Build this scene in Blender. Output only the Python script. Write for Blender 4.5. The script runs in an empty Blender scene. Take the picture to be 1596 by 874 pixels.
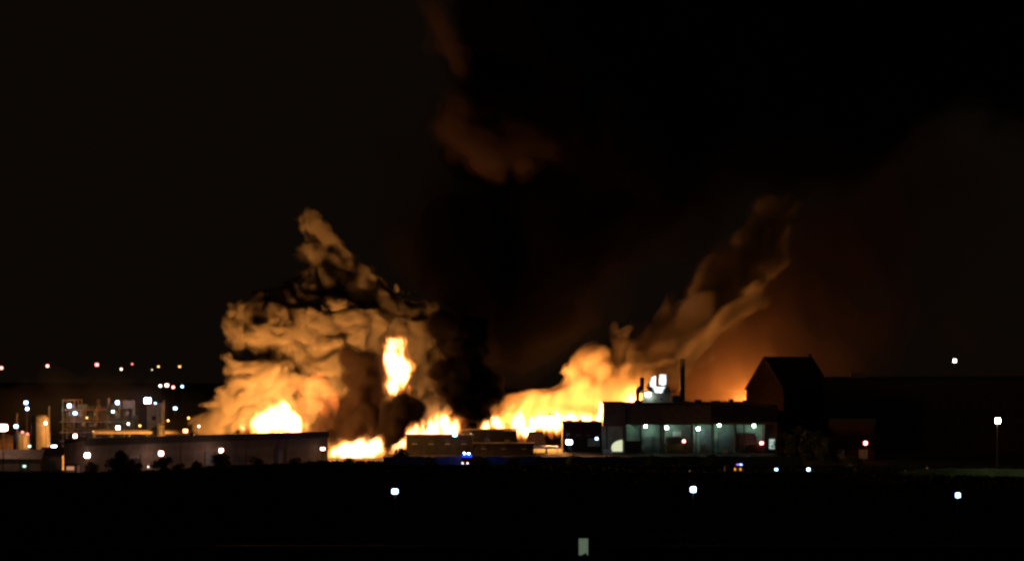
import bpy, bmesh, math, random
import numpy as np
from mathutils import Vector, Matrix

# ------------------------------------------------------------------ camera, world, exposure
SC = bpy.context.scene
COL = SC.collection
FPX, CX, CY, CAMZ = 2978.0, 798.0, 600.0, 24.6      # focal length in photo pixels, horizon row, eye height


def P(px, py, Y):
    """Point of the place seen at photo pixel (px, py) at the distance Y metres."""
    return Vector(((px - CX) * Y / FPX, Y, CAMZ - (py - CY) * Y / FPX))


cam = bpy.data.cameras.new('camera')
cam.sensor_width = 36.0
cam.lens = 36.0 * FPX / 1596.0
cam.shift_y = (CY - 437.0) / 1596.0
cam.clip_start, cam.clip_end = 1.0, 20000.0
camo = bpy.data.objects.new('camera', cam)
camo.location = (0, 0, CAMZ)
camo.rotation_euler = (math.radians(90), 0, 0)
COL.objects.link(camo)
SC.camera = camo

world = bpy.data.worlds.new('World')
SC.world = world
world.use_nodes = True
nt = world.node_tree
nt.nodes.clear()
out = nt.nodes.new('ShaderNodeOutputWorld')
sky = nt.nodes.new('ShaderNodeTexSky')
sky.sky_type = 'NISHITA'
sky.sun_disc = False
sky.sun_elevation = math.radians(-4)
sky.sun_rotation = math.radians(200)
sky.air_density, sky.dust_density = 1.0, 3.0
bg = nt.nodes.new('ShaderNodeBackground')
bg.inputs['Strength'].default_value = 0.002
nt.links.new(sky.outputs[0], bg.inputs['Color'])
town = nt.nodes.new('ShaderNodeBackground')          # even warm light pollution of the night sky
town.inputs['Color'].default_value = (1.0, 0.62, 0.38, 1)
town.inputs['Strength'].default_value = 0.0034
add = nt.nodes.new('ShaderNodeAddShader')
nt.links.new(bg.outputs[0], add.inputs[0])
nt.links.new(town.outputs[0], add.inputs[1])
nt.links.new(add.outputs[0], out.inputs['Surface'])

moon = bpy.data.lights.new('moonlight', 'SUN')
moon.energy, moon.angle, moon.color = 0.002, math.radians(0.5), (0.8, 0.88, 1.0)
mo = bpy.data.objects.new('moonlight', moon)
mo.rotation_euler = (math.radians(50), 0, math.radians(20))
COL.objects.link(mo)

SC.view_settings.view_transform = 'Standard'
SC.view_settings.look = 'None'
SC.view_settings.exposure = 0.0
SC.view_settings.gamma = 1.0
SC.view_settings.use_curve_mapping = False
cy = SC.cycles
cy.use_denoising = True
try:
    cy.denoiser = 'OPENIMAGEDENOISE'
except Exception:
    pass
cy.volume_bounces = 2
cy.max_bounces = 6
cy.diffuse_bounces = 2
cy.glossy_bounces = 2
cy.transparent_max_bounces = 24
cy.sample_clamp_indirect = 2.0
cy.use_light_tree = True
cy.filter_width = 2.6
cy.caustics_reflective = cy.caustics_refractive = False

# ------------------------------------------------------------------ materials


def mat(name):
    m = bpy.data.materials.new(name)
    m.use_nodes = True
    m.node_tree.nodes.clear()
    o = m.node_tree.nodes.new('ShaderNodeOutputMaterial')
    return m, m.node_tree, o


def smoke_mat(name, color, density, aniso=0.0):
    m, t, o = mat(name)
    v = t.nodes.new('ShaderNodeVolumePrincipled')
    v.inputs['Color'].default_value = (*color, 1)
    v.inputs['Density'].default_value = density
    v.inputs['Anisotropy'].default_value = aniso
    v.inputs['Density Attribute'].default_value = ''
    t.links.new(v.outputs[0], o.inputs['Volume'])
    return m


def flame_mat(name, color, strength):
    m, t, o = mat(name)
    v = t.nodes.new('ShaderNodeEmission')
    v.inputs['Color'].default_value = (*color, 1)
    v.inputs['Strength'].default_value = strength
    t.links.new(v.outputs[0], o.inputs['Volume'])
    return m



def pbr(name, color, rough=0.8, metal=0.0, scale=0.6, var=0.35, bump=0.0, spec=0.5):
    m, t, o = mat(name)
    b = t.nodes.new('ShaderNodeBsdfPrincipled')
    tc = t.nodes.new('ShaderNodeTexCoord')
    n = t.nodes.new('ShaderNodeTexNoise')
    n.inputs['Scale'].default_value = scale
    n.inputs['Detail'].default_value = 6
    t.links.new(tc.outputs['Object'], n.inputs['Vector'])
    r = t.nodes.new('ShaderNodeValToRGB')
    r.color_ramp.elements[0].position, r.color_ramp.elements[1].position = 0.3, 0.7
    r.color_ramp.elements[0].color = (*[c * (1 - var) for c in color], 1)
    r.color_ramp.elements[1].color = (*[min(1, c * (1 + var)) for c in color], 1)
    t.links.new(n.outputs[0], r.inputs[0])
    t.links.new(r.outputs[0], b.inputs['Base Color'])
    b.inputs['Roughness'].default_value = rough
    b.inputs['Metallic'].default_value = metal
    b.inputs['Specular IOR Level'].default_value = spec
    if bump:
        bp = t.nodes.new('ShaderNodeBump')
        bp.inputs['Strength'].default_value = bump
        bp.inputs['Distance'].default_value = 0.1
        t.links.new(n.outputs[0], bp.inputs['Height'])
        t.links.new(bp.outputs[0], b.inputs['Normal'])
    t.links.new(b.outputs[0], o.inputs['Surface'])
    return m


def emit(name, color, strength):
    m, t, o = mat(name)
    e = t.nodes.new('ShaderNodeEmission')
    e.inputs['Color'].default_value = (*color, 1)
    e.inputs['Strength'].default_value = strength
    t.links.new(e.outputs[0], o.inputs['Surface'])
    return m


M = dict(
    grass=pbr('rough_grass', (0.032, 0.04, 0.018), 0.95, 0, 0.25, 0.5, 0.6, 0.0),
    mown=pbr('mown_grass', (0.055, 0.075, 0.025), 0.95, 0, 0.5, 0.45, 0.4, 0.0),
    asphalt=pbr('asphalt', (0.04, 0.04, 0.04), 0.9, 0, 0.4, 0.3, 0.2, 0.05),
    paint=pbr('road_paint', (0.7, 0.7, 0.68), 0.7, 0, 2, 0.2),
    kerb=pbr('kerb_stone', (0.28, 0.27, 0.25), 0.85, 0, 2, 0.25),
    earth=pbr('hillside', (0.04, 0.045, 0.02), 0.95, 0, 0.03, 0.5),
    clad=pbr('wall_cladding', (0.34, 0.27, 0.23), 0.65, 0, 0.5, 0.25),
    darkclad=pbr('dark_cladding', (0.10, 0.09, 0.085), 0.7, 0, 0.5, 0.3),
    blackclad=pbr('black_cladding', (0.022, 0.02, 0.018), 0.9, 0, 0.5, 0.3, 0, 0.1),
    darkbrick=pbr('dark_brick', (0.03, 0.015, 0.009), 0.95, 0, 0.5, 0.3, 0, 0.05),  # even, very dark red brown
    roof=pbr('felt_roof', (0.05, 0.048, 0.045), 0.9, 0, 0.4, 0.4),
    concrete=pbr('concrete', (0.36, 0.34, 0.31), 0.85, 0, 0.7, 0.3, 0.2),
    render_=pbr('painted_wall', (0.42, 0.40, 0.36), 0.8, 0, 0.4, 0.25),
    pale=pbr('pale_sheet', (0.5, 0.42, 0.36), 0.7, 0, 0.5, 0.25),
    steel=pbr('galvanised_steel', (0.3, 0.3, 0.29), 0.5, 0.6, 1.5, 0.3),
    darksteel=pbr('dark_steel', (0.06, 0.055, 0.05), 0.6, 0.5, 1.5, 0.3),
    greensteel=pbr('green_steel', (0.14, 0.2, 0.13), 0.6, 0.2, 1.0, 0.35),
    rust=pbr('rusty_steel', (0.19, 0.12, 0.075), 0.8, 0.2, 1.2, 0.5),
    tank=pbr('tank_paint', (0.33, 0.30, 0.25), 0.55, 0, 0.6, 0.2),
    white=pbr('white_paint', (0.78, 0.8, 0.78), 0.5, 0, 1.0, 0.12),
    greywall=pbr('grey_green_wall', (0.30, 0.38, 0.32), 0.75, 0, 0.3, 0.4),
    shutter=pbr('roller_shutter', (0.28, 0.32, 0.34), 0.5, 0.3, 1.0, 0.2),
    red=pbr('red_vehicle_paint', (0.45, 0.03, 0.02), 0.35, 0, 1, 0.15),
    yellow=pbr('yellow_vehicle_paint', (0.75, 0.5, 0.05), 0.4, 0, 1, 0.15),
    darkgreen=pbr('green_vehicle_paint', (0.05, 0.12, 0.05), 0.4, 0, 1, 0.2),
    black=pbr('tyre_rubber', (0.02, 0.02, 0.02), 0.85, 0, 2, 0.3),
    glass=pbr('dark_glass', (0.03, 0.035, 0.04), 0.1, 0, 1, 0.2),
    bark=pbr('bark', (0.06, 0.045, 0.03), 0.95, 0, 3, 0.4, 0.4),
    leaf=pbr('leaves', (0.05, 0.08, 0.025), 0.8, 0, 0.8, 0.5, 0, 0.1),
    darkleaf=pbr('dark_leaves', (0.035, 0.05, 0.02), 0.85, 0, 0.8, 0.5, 0, 0.1),
)


# ------------------------------------------------------------------ mesh helpers
def tag(o, label=None, cat=None, group=None, kind=None):
    if label: o['label'] = label
    if cat: o['category'] = cat
    if group: o['group'] = group
    if kind: o['kind'] = kind
    return o


class MB:
    """collects boxes, prisms and tubes; build() links them as one mesh"""
    def __init__(self):
        self.v, self.f = [], []

    def add(self, v, f):
        n = len(self.v)
        self.v += [tuple(x) for x in v]
        self.f += [tuple(i + n for i in q) for q in f]
        return self

    def box(self, x0, x1, y0, y1, z0, z1):
        v = [(x, y, z) for z in (z0, z1) for y in (y0, y1) for x in (x0, x1)]
        return self.add(v, [(0, 2, 3, 1), (4, 5, 7, 6), (0, 1, 5, 4), (2, 6, 7, 3), (0, 4, 6, 2), (1, 3, 7, 5)])

    def bevbox(self, x0, x1, y0, y1, z0, z1, b):
        """box with chamfered vertical edges and top"""
        def ring(i, z):
            return [(x0 + b + i, y0 + i, z), (x1 - b - i, y0 + i, z), (x1 - i, y0 + b + i, z), (x1 - i, y1 - b - i, z), (x1 - b - i, y1 - i, z), (x0 + b + i, y1 - i, z), (x0 + i, y1 - b - i, z), (x0 + i, y0 + b + i, z)]
        return self.loft([ring(0, z0), ring(0, z1 - b), ring(b * 0.6, z1)])

    def loft(self, rings, close=True):
        n = len(rings[0]); v = [p for r in rings for p in r]; f = []
        for k in range(len(rings) - 1):
            for i in range(n):
                j = (i + 1) % n
                f.append((k * n + i, k * n + j, (k + 1) * n + j, (k + 1) * n + i))
        if close:
            f.append(tuple(range(n))[::-1]); f.append(tuple((len(rings) - 1) * n + i for i in range(n)))
        return self.add(v, f)

    def lathe(self, prof, cx=0, cy=0, n=20):
        return self.loft([[(cx + r * math.cos(2 * math.pi * i / n), cy + r * math.sin(2 * math.pi * i / n), z) for i in range(n)] for r, z in prof])

    def tube(self, pts, r, n=8):
        pts = [Vector(p) for p in pts]
        rr = r if isinstance(r, (list, tuple)) else [r] * len(pts)
        rings = []
        for k, p in enumerate(pts):
            d = (pts[min(k + 1, len(pts) - 1)] - pts[max(k - 1, 0)]).normalized()
            a = d.orthogonal().normalized() if abs(d.z) < 0.99 else Vector((1, 0, 0))
            if abs(d.z) < 0.99:
                a = d.cross(Vector((0, 0, 1))).normalized()
            b = d.cross(a).normalized()
            rings.append([tuple(p + rr[k] * (a * math.cos(2 * math.pi * i / n) + b * math.sin(2 * math.pi * i / n))) for i in range(n)])
        return self.loft(rings)

    def build(self, name, m, parent=None, smooth=False):
        me = bpy.data.meshes.new(name)
        me.from_pydata(self.v, [], self.f)
        bm = bmesh.new(); bm.from_mesh(me)
        bmesh.ops.recalc_face_normals(bm, faces=bm.faces)
        bm.to_mesh(me); bm.free()
        if smooth:
            for p in me.polygons: p.use_smooth = True
        me.materials.append(M[m] if isinstance(m, str) else m)
        o = bpy.data.objects.new(name, me)
        COL.objects.link(o)
        o.parent = parent
        return o


def empty(name, loc, rz=0.0, label=None, cat=None, group=None):
    o = bpy.data.objects.new(name, None)
    COL.objects.link(o)
    o.location = loc
    o.rotation_euler = (0, 0, rz)
    return tag(o, label, cat, group)


def copy_tree(o, parent=None):
    c = o.copy(); COL.objects.link(c); c.parent = parent
    for ch in list(o.children):
        copy_tree(ch, c)
    return c


def gx(px, Y): return (px - CX) * Y / FPX
def gz(py, Y): return CAMZ - (py - CY) * Y / FPX


# ------------------------------------------------------------------ ground, road, hill
def sheet(name, x0, x1, y0, y1, z, m, nx=1, ny=1):
    V = [(x0 + (x1 - x0) * i / nx, y0 + (y1 - y0) * j / ny, z) for j in range(ny + 1) for i in range(nx + 1)]
    F = [(j * (nx + 1) + i, j * (nx + 1) + i + 1, (j + 1) * (nx + 1) + i + 1, (j + 1) * (nx + 1) + i) for j in range(ny) for i in range(nx)]
    return tag(MB().add(V, F).build(name, m), kind='structure')


sheet('ground', -4000, 4000, -300, 9000, 0.0, 'grass')
sheet('works_yard', -230, 260, 572, 880, 0.02, 'asphalt')
sheet('access_road', -48, 260, 532, 541, 0.02, 'asphalt')
road = sheet('road', -600, 600, 284, 292, 0.02, 'asphalt')
for y in (283.7, 292.0):
    MB().box(-600, 600, y, y + 0.3, 0, 0.14).build('kerb', 'kerb', road)
for i in range(60):
    MB().box(-300 + i * 10, -300 + i * 10 + 4, 287.9, 288.05, 0.02, 0.026).build('lane_marking', 'paint', road)
rb = random.Random(31)
V, F = [], []
for i in range(41):
    x = 98 + i * 2.2
    for y, z in ((507, -0.05), (510, 0.35), (514, 1.1), (518, 1.7), (523, 1.8), (528, 1.2), (531, -0.1)):
        e = min(1, i / 7)
        V.append((x + rb.uniform(-0.4, 0.4), y + rb.uniform(-0.4, 0.4), z * e + (rb.uniform(-0.12, 0.12) if z > 0.2 else 0)))
for i in range(40):
    for j in range(6):
        F.append((i * 7 + j, (i + 1) * 7 + j, (i + 1) * 7 + j + 1, i * 7 + j + 1))
tag(MB().add(V, F).build('grass_bank', 'mown', smooth=True), kind='structure')
rnd = random.Random(5)
V, F = [], []
NX, NY = 90, 12
for j in range(NY + 1):
    for i in range(NX + 1):
        x = -1300 + 2600 * i / NX; y = 860 + 70 * j
        h = 26 * (1 - math.exp(-max(0, j - 0.0) * 0.9)) * (0.75 + 0.25 * math.cos((x + 330) / 240)) if j else -0.5
        V.append((x, y, h + (rnd.uniform(-0.8, 0.8) if j else 0)))
for j in range(NY):
    for i in range(NX):
        a0 = j * (NX + 1) + i
        F.append((a0, a0 + 1, a0 + NX + 2, a0 + NX + 1))
tag(MB().add(V, F).build('hill', 'earth', smooth=True), kind='structure')

# ------------------------------------------------------------------ the long shed and its neighbours
A, B = Vector((gx(135, 524), 524, 0)), Vector((gx(511, 612), 612, 0))
u = (B - A).normalized(); ang = math.atan2(u.y, u.x); L = (B - A).length
shed = empty('long_shed', A, ang, 'long low flat roofed shed with brown panelled wall below the blaze', 'shed')
H, D = 10.0, 9.0
MB().box(0.1, L - 0.1, 0.15, D - 0.1, 0, H - 0.3).build('wall', 'clad', shed)
NP = 20
pw = L / NP
panel = None
for i in range(NP):
    if i in (3, 9, 15):
        d = MB().box(i * pw + 0.5, (i + 1) * pw - 0.5, 0.02, 0.145, 0.05, 4.6).build('roller_door', 'shutter', shed)
        MB().box(i * pw + 0.2, i * pw + 0.5, -0.05, 0.145, 0.05, 4.9).build('door_frame', 'darkclad', d)
        MB().box((i + 1) * pw - 0.5, (i + 1) * pw - 0.2, -0.05, 0.145, 0.05, 4.9).build('door_frame', 'darkclad', d)
        MB().box(i * pw + 0.03, (i + 1) * pw - 0.03, 0.0, 0.145, 4.95, 7.9).build('wall_panel', 'clad', shed)
    elif panel is None:
        panel = MB().box(0.03, pw - 0.03, 0.0, 0.145, 0.3, 7.9).build('wall_panel', 'clad', shed)
        panel.location.x = i * pw
    else:
        c = panel.copy(); COL.objects.link(c); c.parent = shed; c.location.x = i * pw
MB().box(-0.3, L + 0.2, -0.35, 0.14, 7.95, H).build('fascia', 'darkclad', shed)
MB().add([(-0.3, 0.14, H - 0.02), (L + 0.2, 0.14, H - 0.02), (L + 0.2, D + 0.3, H - 1.4), (-0.3, D + 0.3, H - 1.4),
          (-0.3, 0.14, H - 0.3), (L + 0.2, 0.14, H - 0.3), (L + 0.2, D + 0.3, H - 1.7), (-0.3, D + 0.3, H - 1.7)],
         [(0, 1, 2, 3), (7, 6, 5, 4), (0, 4, 5, 1), (2, 6, 7, 3), (1, 5, 6, 2), (0, 3, 7, 4)]).build('roof', 'roof', shed)
for x in (0.35 * L, 0.62 * L, 0.8 * L):
    MB().tube([(x, -0.42, 0.1), (x, -0.42, 8.0)], 0.09).build('drainpipe', 'darksteel', shed)
MB().lathe([(0.55, 8.7), (0.55, 10.0), (0.75, 10.1), (0.75, 10.4), (0.1, 10.8)], 0.44 * L, 4).build('roof_vent', 'darksteel', shed)

# low pale roofed sheds beyond the end of the long shed
def low_shed(px0, px1, Y, ztop, zeave, depth, rz, label, wall='pale', roof='roof', doors=2):
    w = (px1 - px0) * Y / FPX
    o = empty('low_shed', (gx(px0, Y), Y, 0), rz, label, 'shed')
    MB().box(0, w, 0, depth, 0, zeave).build('wall', wall, o)
    MB().add([(-0.4, -0.5, zeave - 0.1), (w + 0.4, -0.5, zeave - 0.1), (w + 0.4, depth / 2, ztop), (-0.4, depth / 2, ztop),
              (w + 0.4, depth + 0.5, zeave - 0.1), (-0.4, depth + 0.5, zeave - 0.1)],
             [(0, 1, 2, 3), (3, 2, 4, 5), (0, 3, 5), (1, 4, 2), (0, 5, 4, 1)]).build('roof', roof, o)
    for k in range(doors):
        x = w * (k + 0.5) / doors
        d = MB().box(x - 1.4, x + 1.4, -0.06, -0.003, 0.05, min(3.0, zeave - 0.6)).build('door', 'shutter', o)
        MB().box(x - 1.6, x + 1.6, -0.1, -0.003, min(3.0, zeave - 0.6), min(3.0, zeave - 0.6) + 0.2).build('lintel', 'concrete', d)
    return o


low_shed(-40, 62, 548, 6.0, 3.6, 10, 0.06, 'pale walled shed with shallow dark pitched roof at far left', 'pale', 'pale')
low_shed(62, 97, 552, 6.6, 4.4, 8, 0.0, 'small pale shed between the left pitched shed and kiosk', 'pale', 'roof', 1)
k = empty('kiosk', (gx(111, 528), 521, 0), 0, 'small kiosk with warm lit window by the shed corner', 'kiosk')
MB().box(0, 3.4, 0, 3, 0, 3.0).build('wall', 'pale', k)
MB().box(-0.3, 3.7, -0.4, 3.3, 3.0, 3.25).build('roof', 'roof', k)
MB().box(0.35, 2.4, -0.05, -0.004, 1.5, 2.5).build('window', emit('kiosk_window', (1.0, 0.45, 0.25), 0.5), k)
MB().box(2.6, 3.2, -0.05, -0.004, 0.1, 2.4).build('door', 'darkclad', k)

# ------------------------------------------------------------------ process plant on the left
def tank(name, px, Y, rad, z0, z1, m, label, dome=True, cat='tank', ladder=True):
    o = empty(name, (gx(px, Y), Y, 0), 0, label, cat)
    pr = [(rad, z0), (rad, z1)]
    pr += [(rad * 0.8, z1 + rad * 0.25), (rad * 0.4, z1 + rad * 0.42), (0.05, z1 + rad * 0.46)] if dome else [(rad * 0.96, z1 + 0.1), (0.05, z1 + 0.5)]
    MB().lathe(pr, n=28).build('shell', m, o, True)
    for z in np.linspace(z0 + 1.5, z1, max(3, int((z1 - z0) / 3))):
        MB().lathe([(rad + 0.06, z - 0.1), (rad + 0.06, z + 0.1)], n=28).build('hoop', m, o)
    n = 24
    MB().tube([(rad * 0.93 * math.cos(t * 2 * math.pi / n), rad * 0.93 * math.sin(t * 2 * math.pi / n), z1 + 1.1) for t in range(n + 1)], 0.05, 6).build('guard_rail', 'steel', o)
    if ladder:
        mb = MB()
        for dx in (-0.25, 0.25):
            mb.tube([(dx, -rad - 0.25, z0), (dx, -rad - 0.25, z1 + 1)], 0.04, 5)
        for z in np.arange(z0 + 0.4, z1 + 0.8, 0.5):
            mb.tube([(-0.25, -rad - 0.25, z), (0.25, -rad - 0.25, z)], 0.025, 5)
        mb.build('ladder', 'steel', o)
    return o


tank('silo', 62, 640, 2.9, 0, gz(652, 640), 'tank', 'cream silo lit warm, tallest round tank by the pale sheds', cat='silo')
tank('storage_tank', 33, 650, 2.6, 0, gz(678, 650), 'tank', 'short brown tank beside the cream silo', cat='tank')
tank('storage_tank', 5, 690, 4.5, 0, gz(684, 690), 'rust', 'broad rusty tank at the left edge of the plant')
tank('storage_tank', 249, 660, 1.7, 0, gz(664, 660), 'darksteel', 'dark domed tank at the foot of the concrete tower')
tw = empty('concrete_tower', (gx(229, 690), 690, 0), 0.1, 'pale square concrete tower beneath the brightest floodlight', 'tower')
zt = gz(630, 690)
MB().box(0, 5.2, 0, 6, 0, zt).build('shaft', 'concrete', tw)
MB().box(-0.3, 5.5, -0.3, 6.3, zt, zt + 0.5).build('parapet', 'concrete', tw)
for z in (4, 8, 12):
    MB().box(1.8, 3.3, -0.05, -0.004, z, z + 1.4).build('window', 'glass', tw)
MB().tube([(5.9, 1, 0), (5.9, 1, zt + 1.5)], 0.3).build('riser_pipe', 'steel', tw)

fr = empty('pipe_rack_tower', (gx(98, 690), 690, 0), 0, 'open steel process structure with vessels and pipes left of the concrete tower', 'process plant')
W = (204 - 98) * 690 / FPX
top = gz(622, 690)
lv = [5.2, 9.0, 12.6, 16.0, top]
NB = 6
for i in range(NB + 1):
    hgt = top if i in (0, 1, 5) else lv[3] + (0.8 if i < 4 else -2.4)
    for y in (0, 6, 12):
        x = W * i / NB
        MB().box(x - 0.22, x + 0.22, y - 0.22, y + 0.22, 0, hgt).build('column', 'rust' if (i + y) % 4 else 'greensteel', fr)
for z in lv:
    for y in (0, 6, 12):
        xe = W - 0.3 if z < lv[3] else (W / NB if z == top else 0.66 * W)
        MB().box(0.3, xe, y - 0.16, y + 0.16, z - 0.5, z - 0.06).build('beam', 'rust', fr)
for q, z in enumerate(lv[:4]):
    x0 = 0 if q < 3 else 0.1 * W
    MB().box(x0, W, -0.3, 12.3, z - 0.05, z + 0.05).build('deck', 'rust', fr)
    MB().box(x0, W, -0.36, -0.31, z + 1.05, z + 1.12).build('guard_rail', 'steel', fr)
    MB().box(x0, W, -0.36, -0.31, z + 0.5, z + 0.56).build('guard_rail', 'steel', fr)
r2 = random.Random(8)
for i in range(NB):
    x = W * (i + 0.5) / NB
    for z in lv[:3]:
        if r2.random() < 0.72:
            rad = r2.uniform(0.8, 1.5)
            zz = z + 0.1
            if r2.random() < 0.5:
                MB().lathe([(rad * 0.5, zz), (rad, zz + 0.5), (rad, zz + 2.4), (rad * 0.4, zz + 2.9)], x, r2.uniform(1.8, 4), 18).build('vessel', r2.choice(['rust', 'tank', 'greensteel', 'steel']), fr, True)
            else:
                yy = r2.uniform(1.6, 3)
                MB().tube([(x - 1.6, yy, zz + rad), (x - 1.4, yy, zz + rad), (x + 1.4, yy, zz + rad), (x + 1.6, yy, zz + rad)], [rad * 0.5, rad * 0.8, rad * 0.8, rad * 0.5], 16).build('vessel', r2.choice(['rust', 'tank', 'steel']), fr, True)
    if r2.random() < 0.8:
        xx = x + r2.uniform(-1, 1)
        MB().tube([(xx, -0.7, 0.1), (xx, -0.7, r2.uniform(8, top))], 0.22).build('pipe', r2.choice(['steel', 'tank', 'rust']), fr)
for i in range(NB):
    for q in range(4):
        if r2.random() < 0.42:
            z0_ = lv[q] + 0.1; x0_ = W * i / NB + 0.3
            MB().box(x0_, x0_ + W / NB - 0.6, 4.4, 4.5, z0_, z0_ + r2.uniform(1.6, 3.0)).build('cladding_panel', r2.choice(['rust', 'greensteel', 'pale', 'darkclad', 'clad']), fr)
for i in range(NB):
    zt_ = lv[3] + r2.uniform(-1, 5)
    rad = r2.uniform(0.35, 0.8)
    MB().lathe([(rad, 0), (rad, zt_), (rad * 0.5, zt_ + 0.6)], W * (i + r2.uniform(0.2, 0.8)) / NB, r2.uniform(7, 11), 14).build('process_column', r2.choice(['steel', 'tank', 'rust']), fr, True)
for z in (4.4, 7.6, 11.4):
    MB().tube([(-1, -0.9, z), (W + 1, -0.9, z)], 0.26).build('pipe', r2.choice(['steel', 'tank']), fr)
for i in range(0, NB, 2):
    a0, b0 = W * i / NB, W * (i + 1) / NB
    MB().tube([(a0, -0.05, lv[0]), (b0, -0.05, lv[2])], 0.1, 6).build('brace', 'greensteel', fr)

br = empty('pipe_bridge', (gx(145, 660), 660, 0), 0, 'low horizontal pipe bridge running behind the long shed roof', 'pipe bridge')
W2 = (312 - 145) * 660 / FPX
z2 = gz(676, 660)
MB().box(0, W2, 0, 2.4, z2, z2 + 0.9).build('girder', 'pale', br)
for i in range(7):
    x = W2 * i / 6
    MB().box(x - 0.2, x + 0.2, 0.9, 1.4, 0, z2).build('leg', 'greensteel', br)
for y in (0.5, 1.2, 1.9):
    MB().tube([(0, y, z2 + 1.2), (W2, y, z2 + 1.2)], 0.26).build('pipe', 'steel', br)
for px, Y, y0, w, lab in ((76, 660, 634, 0.45, 'thin steel vent stack beside the cream silo'), (26, 670, 645, 0.5, 'thin rusty vent stack at the short brown tank'),
                          (411, 668, 456, 0.95, 'tall pale stack whose tip pokes out above the rolling smoke')):
    o = empty('vent_stack', (gx(px, Y), Y, 0), 0, lab, 'chimney')
    MB().lathe([(w * 1.3, 0), (w, 3), (w * 0.8, gz(y0, Y))], n=12).build('pipe', 'rust' if px < 50 else 'steel', o, True)
    MB().lathe([(w * 1.05, gz(y0, Y) - 0.2), (w * 1.1, gz(y0, Y) + 0.3)], n=12).build('cap', 'darksteel', o)

# ------------------------------------------------------------------ blocks in front of the fires, middle
def block(name, px0, px1, Y, ytop, depth, label, wall='darkclad', roof='roof', rz=0.0, cat='building', nwin=0, slope=0.0, ndoor=1, npan=0):
    w = (px1 - px0) * Y / FPX
    z = gz(ytop, Y)
    o = empty(name, (gx(px0, Y), Y, 0), rz, label, cat)
    MB().box(0, w, 0, depth, 0, z - 0.4).build('wall', wall, o)
    MB().add([(-0.3, -0.3, z - 0.4), (w + 0.3, -0.3, z - 0.4 + slope), (w + 0.3, depth + 0.3, z - 0.4 + slope), (-0.3, depth + 0.3, z - 0.4),
              (-0.3, -0.3, z), (w + 0.3, -0.3, z + slope), (w + 0.3, depth + 0.3, z + slope), (-0.3, depth + 0.3, z)],
             [(3, 2, 1, 0), (4, 5, 6, 7), (0, 1, 5, 4), (2, 3, 7, 6), (1, 2, 6, 5), (0, 4, 7, 3)]).build('roof', roof, o)
    for i in range(npan):
        a0 = w * i / npan
        MB().box(a0 + 0.04, a0 + w / npan - 0.04, -0.1, -0.003, 0.3, z - 0.6).build('wall_panel', wall, o)
    for i in range(nwin):
        x = w * (i + 0.5) / nwin
        wi = MB().box(x - 0.8, x + 0.8, -0.16, -0.105 if npan else -0.003, z * 0.55, z * 0.55 + 1.3).build('window', 'glass', o)
        MB().box(x - 0.95, x + 0.95, -0.28, -0.105 if npan else -0.003, z * 0.55 - 0.15, z * 0.55 - 0.02).build('sill', 'concrete', wi)
    for i in range(ndoor):
        x = w * (i + 0.7) / (ndoor + 0.4)
        MB().box(x - 1.3, x + 1.3, -0.2, -0.105 if npan else -0.003, 0.05, min(3.4, z * 0.5)).build('door', 'blackclad', o)
    return o


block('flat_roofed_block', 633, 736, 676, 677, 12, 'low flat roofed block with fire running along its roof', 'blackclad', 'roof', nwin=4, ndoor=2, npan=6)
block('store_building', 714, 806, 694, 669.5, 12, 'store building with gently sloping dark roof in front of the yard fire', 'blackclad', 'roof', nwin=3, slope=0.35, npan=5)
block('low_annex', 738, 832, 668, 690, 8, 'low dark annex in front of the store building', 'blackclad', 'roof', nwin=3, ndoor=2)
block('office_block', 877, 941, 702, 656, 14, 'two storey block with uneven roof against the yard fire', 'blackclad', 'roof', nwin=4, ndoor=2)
ob = bpy.data.objects['office_block']
for x, w, h in ((1.5, 2.0, 0.5), (6.0, 1.4, 0.7), (10.5, 2.4, 0.45)):
    MB().box(x, x + w, 3, 5, gz(656, 702), gz(656, 702) + h).build('roof_unit', 'darksteel', ob)
MB().box(9.2, 13.6, -0.3, -0.004, 2.2, 5.0).build('side_panel', 'greywall', ob)
hp = empty('hopper', (gx(835, 697), 697, 0), 0, 'dark flat topped hopper silhouetted against the yard fire', 'hopper')
zt = gz(672, 697)
def sq(a, b, z): return [(-a, -b, z), (a, -b, z), (a, b, z), (-a, b, z)]
MB().loft([sq(4.4, 3.4, zt - 5.6), sq(4.0, 3.2, zt - 4.6), sq(2.6, 2.4, zt - 0.3), sq(2.7, 2.5, zt - 0.25), sq(2.7, 2.5, zt)]).build('bin', 'rust', hp)
for sx in (-1, 1):
    for sy in (-1, 1):
        MB().box(sx * 3.8 - 0.2, sx * 3.8 + 0.2, sy * 2.9 - 0.2, sy * 2.9 + 0.2, 0, zt - 5.55).build('leg', 'darksteel', hp)
cn = empty('canopy', (gx(818, 680), 680, 0), 0, 'flat white canopy below the dark hopper', 'canopy')
MB().box(0, 12, 0, 4, gz(698.5, 680), gz(695, 680)).build('roof', 'white', cn)
for x in (0.4, 4, 8, 11.6):
    for y in (0.3, 3.7):
        MB().box(x - 0.08, x + 0.08, y - 0.08, y + 0.08, 0, gz(698.5, 680)).build('leg', 'steel', cn)
ls = empty('leaning_lamp_post', (gx(890, 676), 676, 0), 0, 'leaning unlit lamp post silhouetted against the yard fire', 'lamp post')
q0 = P(873, 647, 676) - ls.location
MB().tube([(0.6, 0, 0), tuple(Vector((0.6, 0, 0)).lerp(q0, 0.5)), tuple(q0)], [0.16, 0.13, 0.1]).build('pole', 'darksteel', ls)
MB().tube([tuple(q0), tuple(q0 + Vector((-1.8, 0, 0.15)))], 0.08).build('arm', 'darksteel', ls)
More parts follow.
